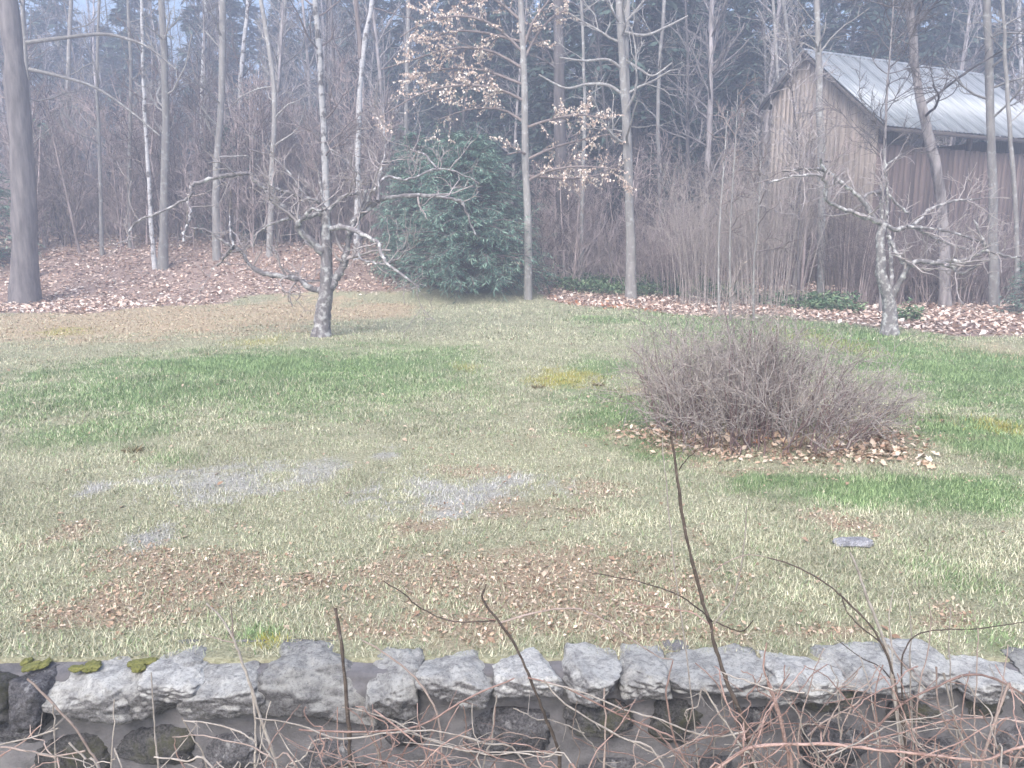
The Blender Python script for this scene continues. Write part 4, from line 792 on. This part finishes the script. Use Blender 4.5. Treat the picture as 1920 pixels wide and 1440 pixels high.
cane_thing('woody_shoot', 'thin arching olive shoot bending left over the right of the wall', 'shoot', [('stem', [(1440, 1045), (1500, 1065), (1550, 1095), (1590, 1130), (1630, 1170), (1652, 1205), (1668, 1240), (1680, 1290), (1690, 1350), (1700, 1445)], 3.3, 0, 3.5, 8, DK), ('side_shoot', [(1438, 1045), (1405, 1040), (1370, 1050), (1340, 1070)], 3.3, -.1, 2, 3, TN), ('side_shoot', [(1575, 1110), (1590, 1150), (1620, 1180), (1650, 1203)], 3.4, -.1, 2.5, 4, DK)], foot(1700, 3.3))
cane_thing('woody_shoot', 'white-streaked shoot pointing at the flat stone', 'shoot', [('stem', [(1594, 1035), (1608, 1068), (1622, 1110), (1640, 1155), (1655, 1195), (1668, 1240), (1676, 1300), (1688, 1370), (1694, 1445)], 3.45, 0, 5, 11, PL), ('side_shoot', [(1570, 1200), (1610, 1230), (1650, 1250), (1668, 1270)], 3.35, .1, 2, 4, DK), ('side_shoot', [(1735, 1290), (1712, 1270), (1690, 1240), (1665, 1210)], 3.5, -.05, 3, 5, PL)], foot(1694, 3.45))
cane_thing('woody_shoot', 'pale forked shoot left of the straight dark one', 'shoot', [('stem', [(388, 1130), (415, 1160), (437, 1195), (450, 1230), (465, 1270), (480, 1320), (500, 1380), (520, 1445)], 3.3, 0, 4, 9, PL), ('side_shoot', [(433, 1135), (435, 1160), (437, 1192)], 3.3, 0, 2.5, 4, TN), ('side_shoot', [(380, 1188), (410, 1198), (440, 1205)], 3.3, 0, 2, 3, TN), ('side_shoot', [(470, 1280), (478, 1340), (480, 1400), (478, 1445)], 3.35, 0, 5, 6, PL)], foot(520, 3.3))
for k, (pts, Yk, a, b_, mt, lab) in enumerate([([(284, 1262), (288, 1340), (293, 1400), (298, 1450)], 3.2, 3, 6, PL, 'upright straw-coloured stalk against the left of the wall'), ([(1132, 1290), (1135, 1360), (1132, 1445)], 3.2, 4, 6, TN, 'upright pinkish stalk before the mossy stone'),
        ([(1242, 815), (1244, 860), (1250, 905), (1256, 980), (1270, 1100), (1290, 1250), (1310, 1445)], 3.6, 2.5, 4, PL, 'very thin straw stalk left of the tallest dark shoot'), ([(1262, 1238), (1250, 1290), (1253, 1330), (1266, 1390), (1290, 1450)], 3.35, 4, 7, RD, 'reddish upright cane with a bent top right of the mossy stone'), ([(1438, 1205), (1432, 1250), (1450, 1300), (1468, 1360), (1480, 1445)], 3.3, 4, 8, RD, 'short dark reddish shoot right of the tallest one'),
        ([(52, 1272), (100, 1320), (142, 1366), (170, 1410), (190, 1450)], 3.35, 7, 6, TN, 'grey broken stick leaning on the left of the wall'), ([(100, 1318), (102, 1360), (105, 1450)], 3.2, 4, 5, PL, 'short pale stalk at the far left of the wall'), ([(214, 1310), (213, 1370), (208, 1450)], 3.2, 3, 4, PL, 'thin pale stalk before the second mossy stone'), ([(905, 1440), (922, 1390), (925, 1345), (932, 1305)][::-1], 3.2, 4, 5, PL, 'pale stalk before the dark round stone')]):
    cane_thing('dry_stalk', lab, 'stalk', [('stem', pts, Yk, 0, a, b_, mt)], foot(pts[-1][0], Yk))
for k, (pts, Yk, mt) in enumerate([([(1676, 1105), (1668, 1150), (1672, 1210), (1676, 1290), (1690, 1445)], 3.3, PL), ([(1704, 1125), (1708, 1180), (1706, 1260), (1712, 1445)], 3.4, PL), ([(1742, 1130), (1746, 1170), (1738, 1230), (1722, 1300), (1716, 1445)], 3.3, TN), ([(1782, 1140), (1779, 1220), (1786, 1320), (1800, 1445)], 3.4, PL), ([(1834, 1180), (1831, 1260), (1826, 1350), (1830, 1445)], 3.2, TN),
        ([(1700, 1215), (1720, 1190), (1765, 1180), (1840, 1178), (1925, 1165)][::-1]+[(1690, 1260), (1700, 1445)], 3.35, DK), ([(1545, 1215), (1530, 1250), (1515, 1300), (1500, 1360), (1495, 1445)], 3.2, TN), ([(1612, 1230), (1628, 1280), (1640, 1350), (1650, 1445)], 3.3, PL), ([(1890, 1210), (1880, 1280), (1868, 1350), (1860, 1445)], 3.3, TN)]):
    cane_thing('dry_stalk', 'thin dry stalk rising over the right end of the wall', 'stalk', [('stem', pts, Yk, 0, 2.5, 4.5, mt)], foot(pts[-1][0], Yk), 'thin stalks over the right end of the wall')
def bramble(name, label, named, box_, n, seed, mats, lo=2.75, hi=3.5):
    g = np.random.default_rng(seed); x0, x1, y0, y1 = box_; root = empty(name, foot((x0+x1)/2, 3.1)); tag(root, label, 'bramble')
    for k, (pts, Y, dY, r0, r1, mt) in enumerate(named): cane(root, 'cane', pts, Y, dY, r0, r1, mt, 6, k)
    for k in range(n):
        cx = g.uniform(x0, x1); cy = y1-(y1-y0)*g.random()**1.5; L = g.uniform(60, 330); a = g.uniform(-1.2, 1.2) if g.random() < .65 else g.uniform(1.0, 2.1); sag = g.uniform(-.14, .14)*L
        t = np.linspace(-.5, .5, 6); pts = [(cx+L*q*math.cos(a)+sag*math.sin(a)*(q*q-.25)*2+g.normal(0, 5), cy+L*q*math.sin(a)*.8-sag*math.cos(a)*(q*q-.25)*2+g.normal(0, 5)) for q in t]
        if pts[0][1] > pts[-1][1]: pts = pts[::-1]
        low = min(q[1] for q in pts)
        if low < y0-25: pts = [(q[0], q[1]+(y0-25-low)*.9) for q in pts]
        cane(root, 'cane', pts, g.uniform(lo, hi), g.uniform(-.25, .25), g.uniform(2, 3.2), g.uniform(3, 5), mats[g.integers(0, len(mats))], 5, 900+k)
    return root
bramble('bramble_bush', 'red-brown bramble tangle at the foot of the wall, left of middle', [([(560, 1368), (650, 1372), (760, 1366), (810, 1350), (860, 1320), (905, 1296), (965, 1272)], 3.1, .3, 5, 5, RD), ([(480, 1345), (560, 1360), (640, 1385), (740, 1372), (830, 1372), (910, 1395), (980, 1425)], 3.0, .1, 4, 5, PL), ([(640, 1325), (720, 1345), (800, 1385), (880, 1410)], 3.2, 0, 3, 5, PL), ([(700, 1330), (790, 1400), (850, 1445)], 3.0, 0, 4, 6, RD)], (470, 960, 1350, 1470), 56, 201, [RD, RD, TN, PL, RD])
bramble('bramble_bush', 'large red-brown bramble tangle before the right half of the wall', [([(1340, 1445), (1400, 1405), (1470, 1396), (1550, 1395), (1640, 1405), (1740, 1415), (1840, 1425), (1900, 1405), (1940, 1398)], 2.85, .1, 8, 7, RD), ([(1620, 1390), (1690, 1320), (1760, 1285), (1815, 1265), (1870, 1275), (1940, 1315)], 3.0, .2, 6, 6, RD), ([(1892, 1280), (1870, 1340), (1850, 1400), (1840, 1445)], 3.05, 0, 7, 8, TN),
    ([(1015, 1278), (1100, 1300), (1170, 1330), (1240, 1350), (1290, 1370), (1340, 1380), (1400, 1372)], 3.1, .2, 4, 5, PL), ([(990, 1270), (1060, 1290), (1140, 1330), (1210, 1360), (1262, 1382)], 3.15, 0, 4, 5, RD), ([(1770, 1262), (1785, 1330), (1810, 1400), (1850, 1450)], 3.2, 0, 5, 7, PL), ([(1756, 1250), (1758, 1310), (1780, 1370), (1830, 1445)], 3.25, 0, 5, 6, TN), ([(1440, 1280), (1460, 1340), (1475, 1400), (1485, 1450)], 3.15, 0, 8, 9, RD), ([(1320, 1290), (1350, 1340), (1390, 1400), (1420, 1445)], 3.2, 0, 5, 7, PL)], (1290, 1930, 1275, 1470), 120, 202, [RD, RD, TN, PL, RD])
bramble('bramble_bush', 'sparse pale bramble canes before the left part of the wall', [([(-10, 1398), (60, 1382), (110, 1366)], 3.2, 0, 4, 4, PL), ([(130, 1393), (160, 1422), (190, 1450)], 3.1, 0, 5, 6, PL), ([(0, 1400), (50, 1408), (100, 1418), (160, 1408)], 3.1, 0, 5, 4, TN), ([(340, 1345), (365, 1390), (390, 1440)], 3.2, 0, 4, 5, PL), ([(345, 1350), (400, 1358), (450, 1372), (480, 1392)], 3.2, 0, 4, 4, PL), ([(290, 1418), (350, 1428), (400, 1440)], 3.1, 0, 4, 5, PL)], (-40, 480, 1385, 1460), 11, 203, [TN, PL, RD])
bramble('bramble_bush', 'few bramble canes before the dark round stone, right of middle', [([(1020, 1275), (1060, 1320), (1160, 1380), (1240, 1430)], 3.1, 0, 4, 5, PL), ([(1180, 1388), (1240, 1420), (1290, 1440)], 3.1, 0, 4, 4, PL)], (960, 1300, 1340, 1470), 12, 204, [TN, PL, RD])

# ------------------------------------------------------------------ haze
V, Fq = box(-209, 209, -64, 234, -2.7, 34)
hz = mobj('haze', V, Fq, bpy.data.materials.new('haze'), smooth=False); tag(hz, 'thin pale mist filling the yard and the wood', 'haze', kind='stuff')
hm = hz.data.materials[0]; hm.use_nodes = True; hn = hm.node_tree.nodes; hn.clear()
ho = hn.new('ShaderNodeOutputMaterial'); hv = hn.new('ShaderNodeVolumePrincipled'); hv.inputs['Color'].default_value = (.72, .8, 1, 1); hv.inputs['Density'].default_value = HAZE_DENSITY; hv.inputs['Anisotropy'].default_value = .2
hm.node_tree.links.new(hv.outputs[0], ho.inputs['Volume'])
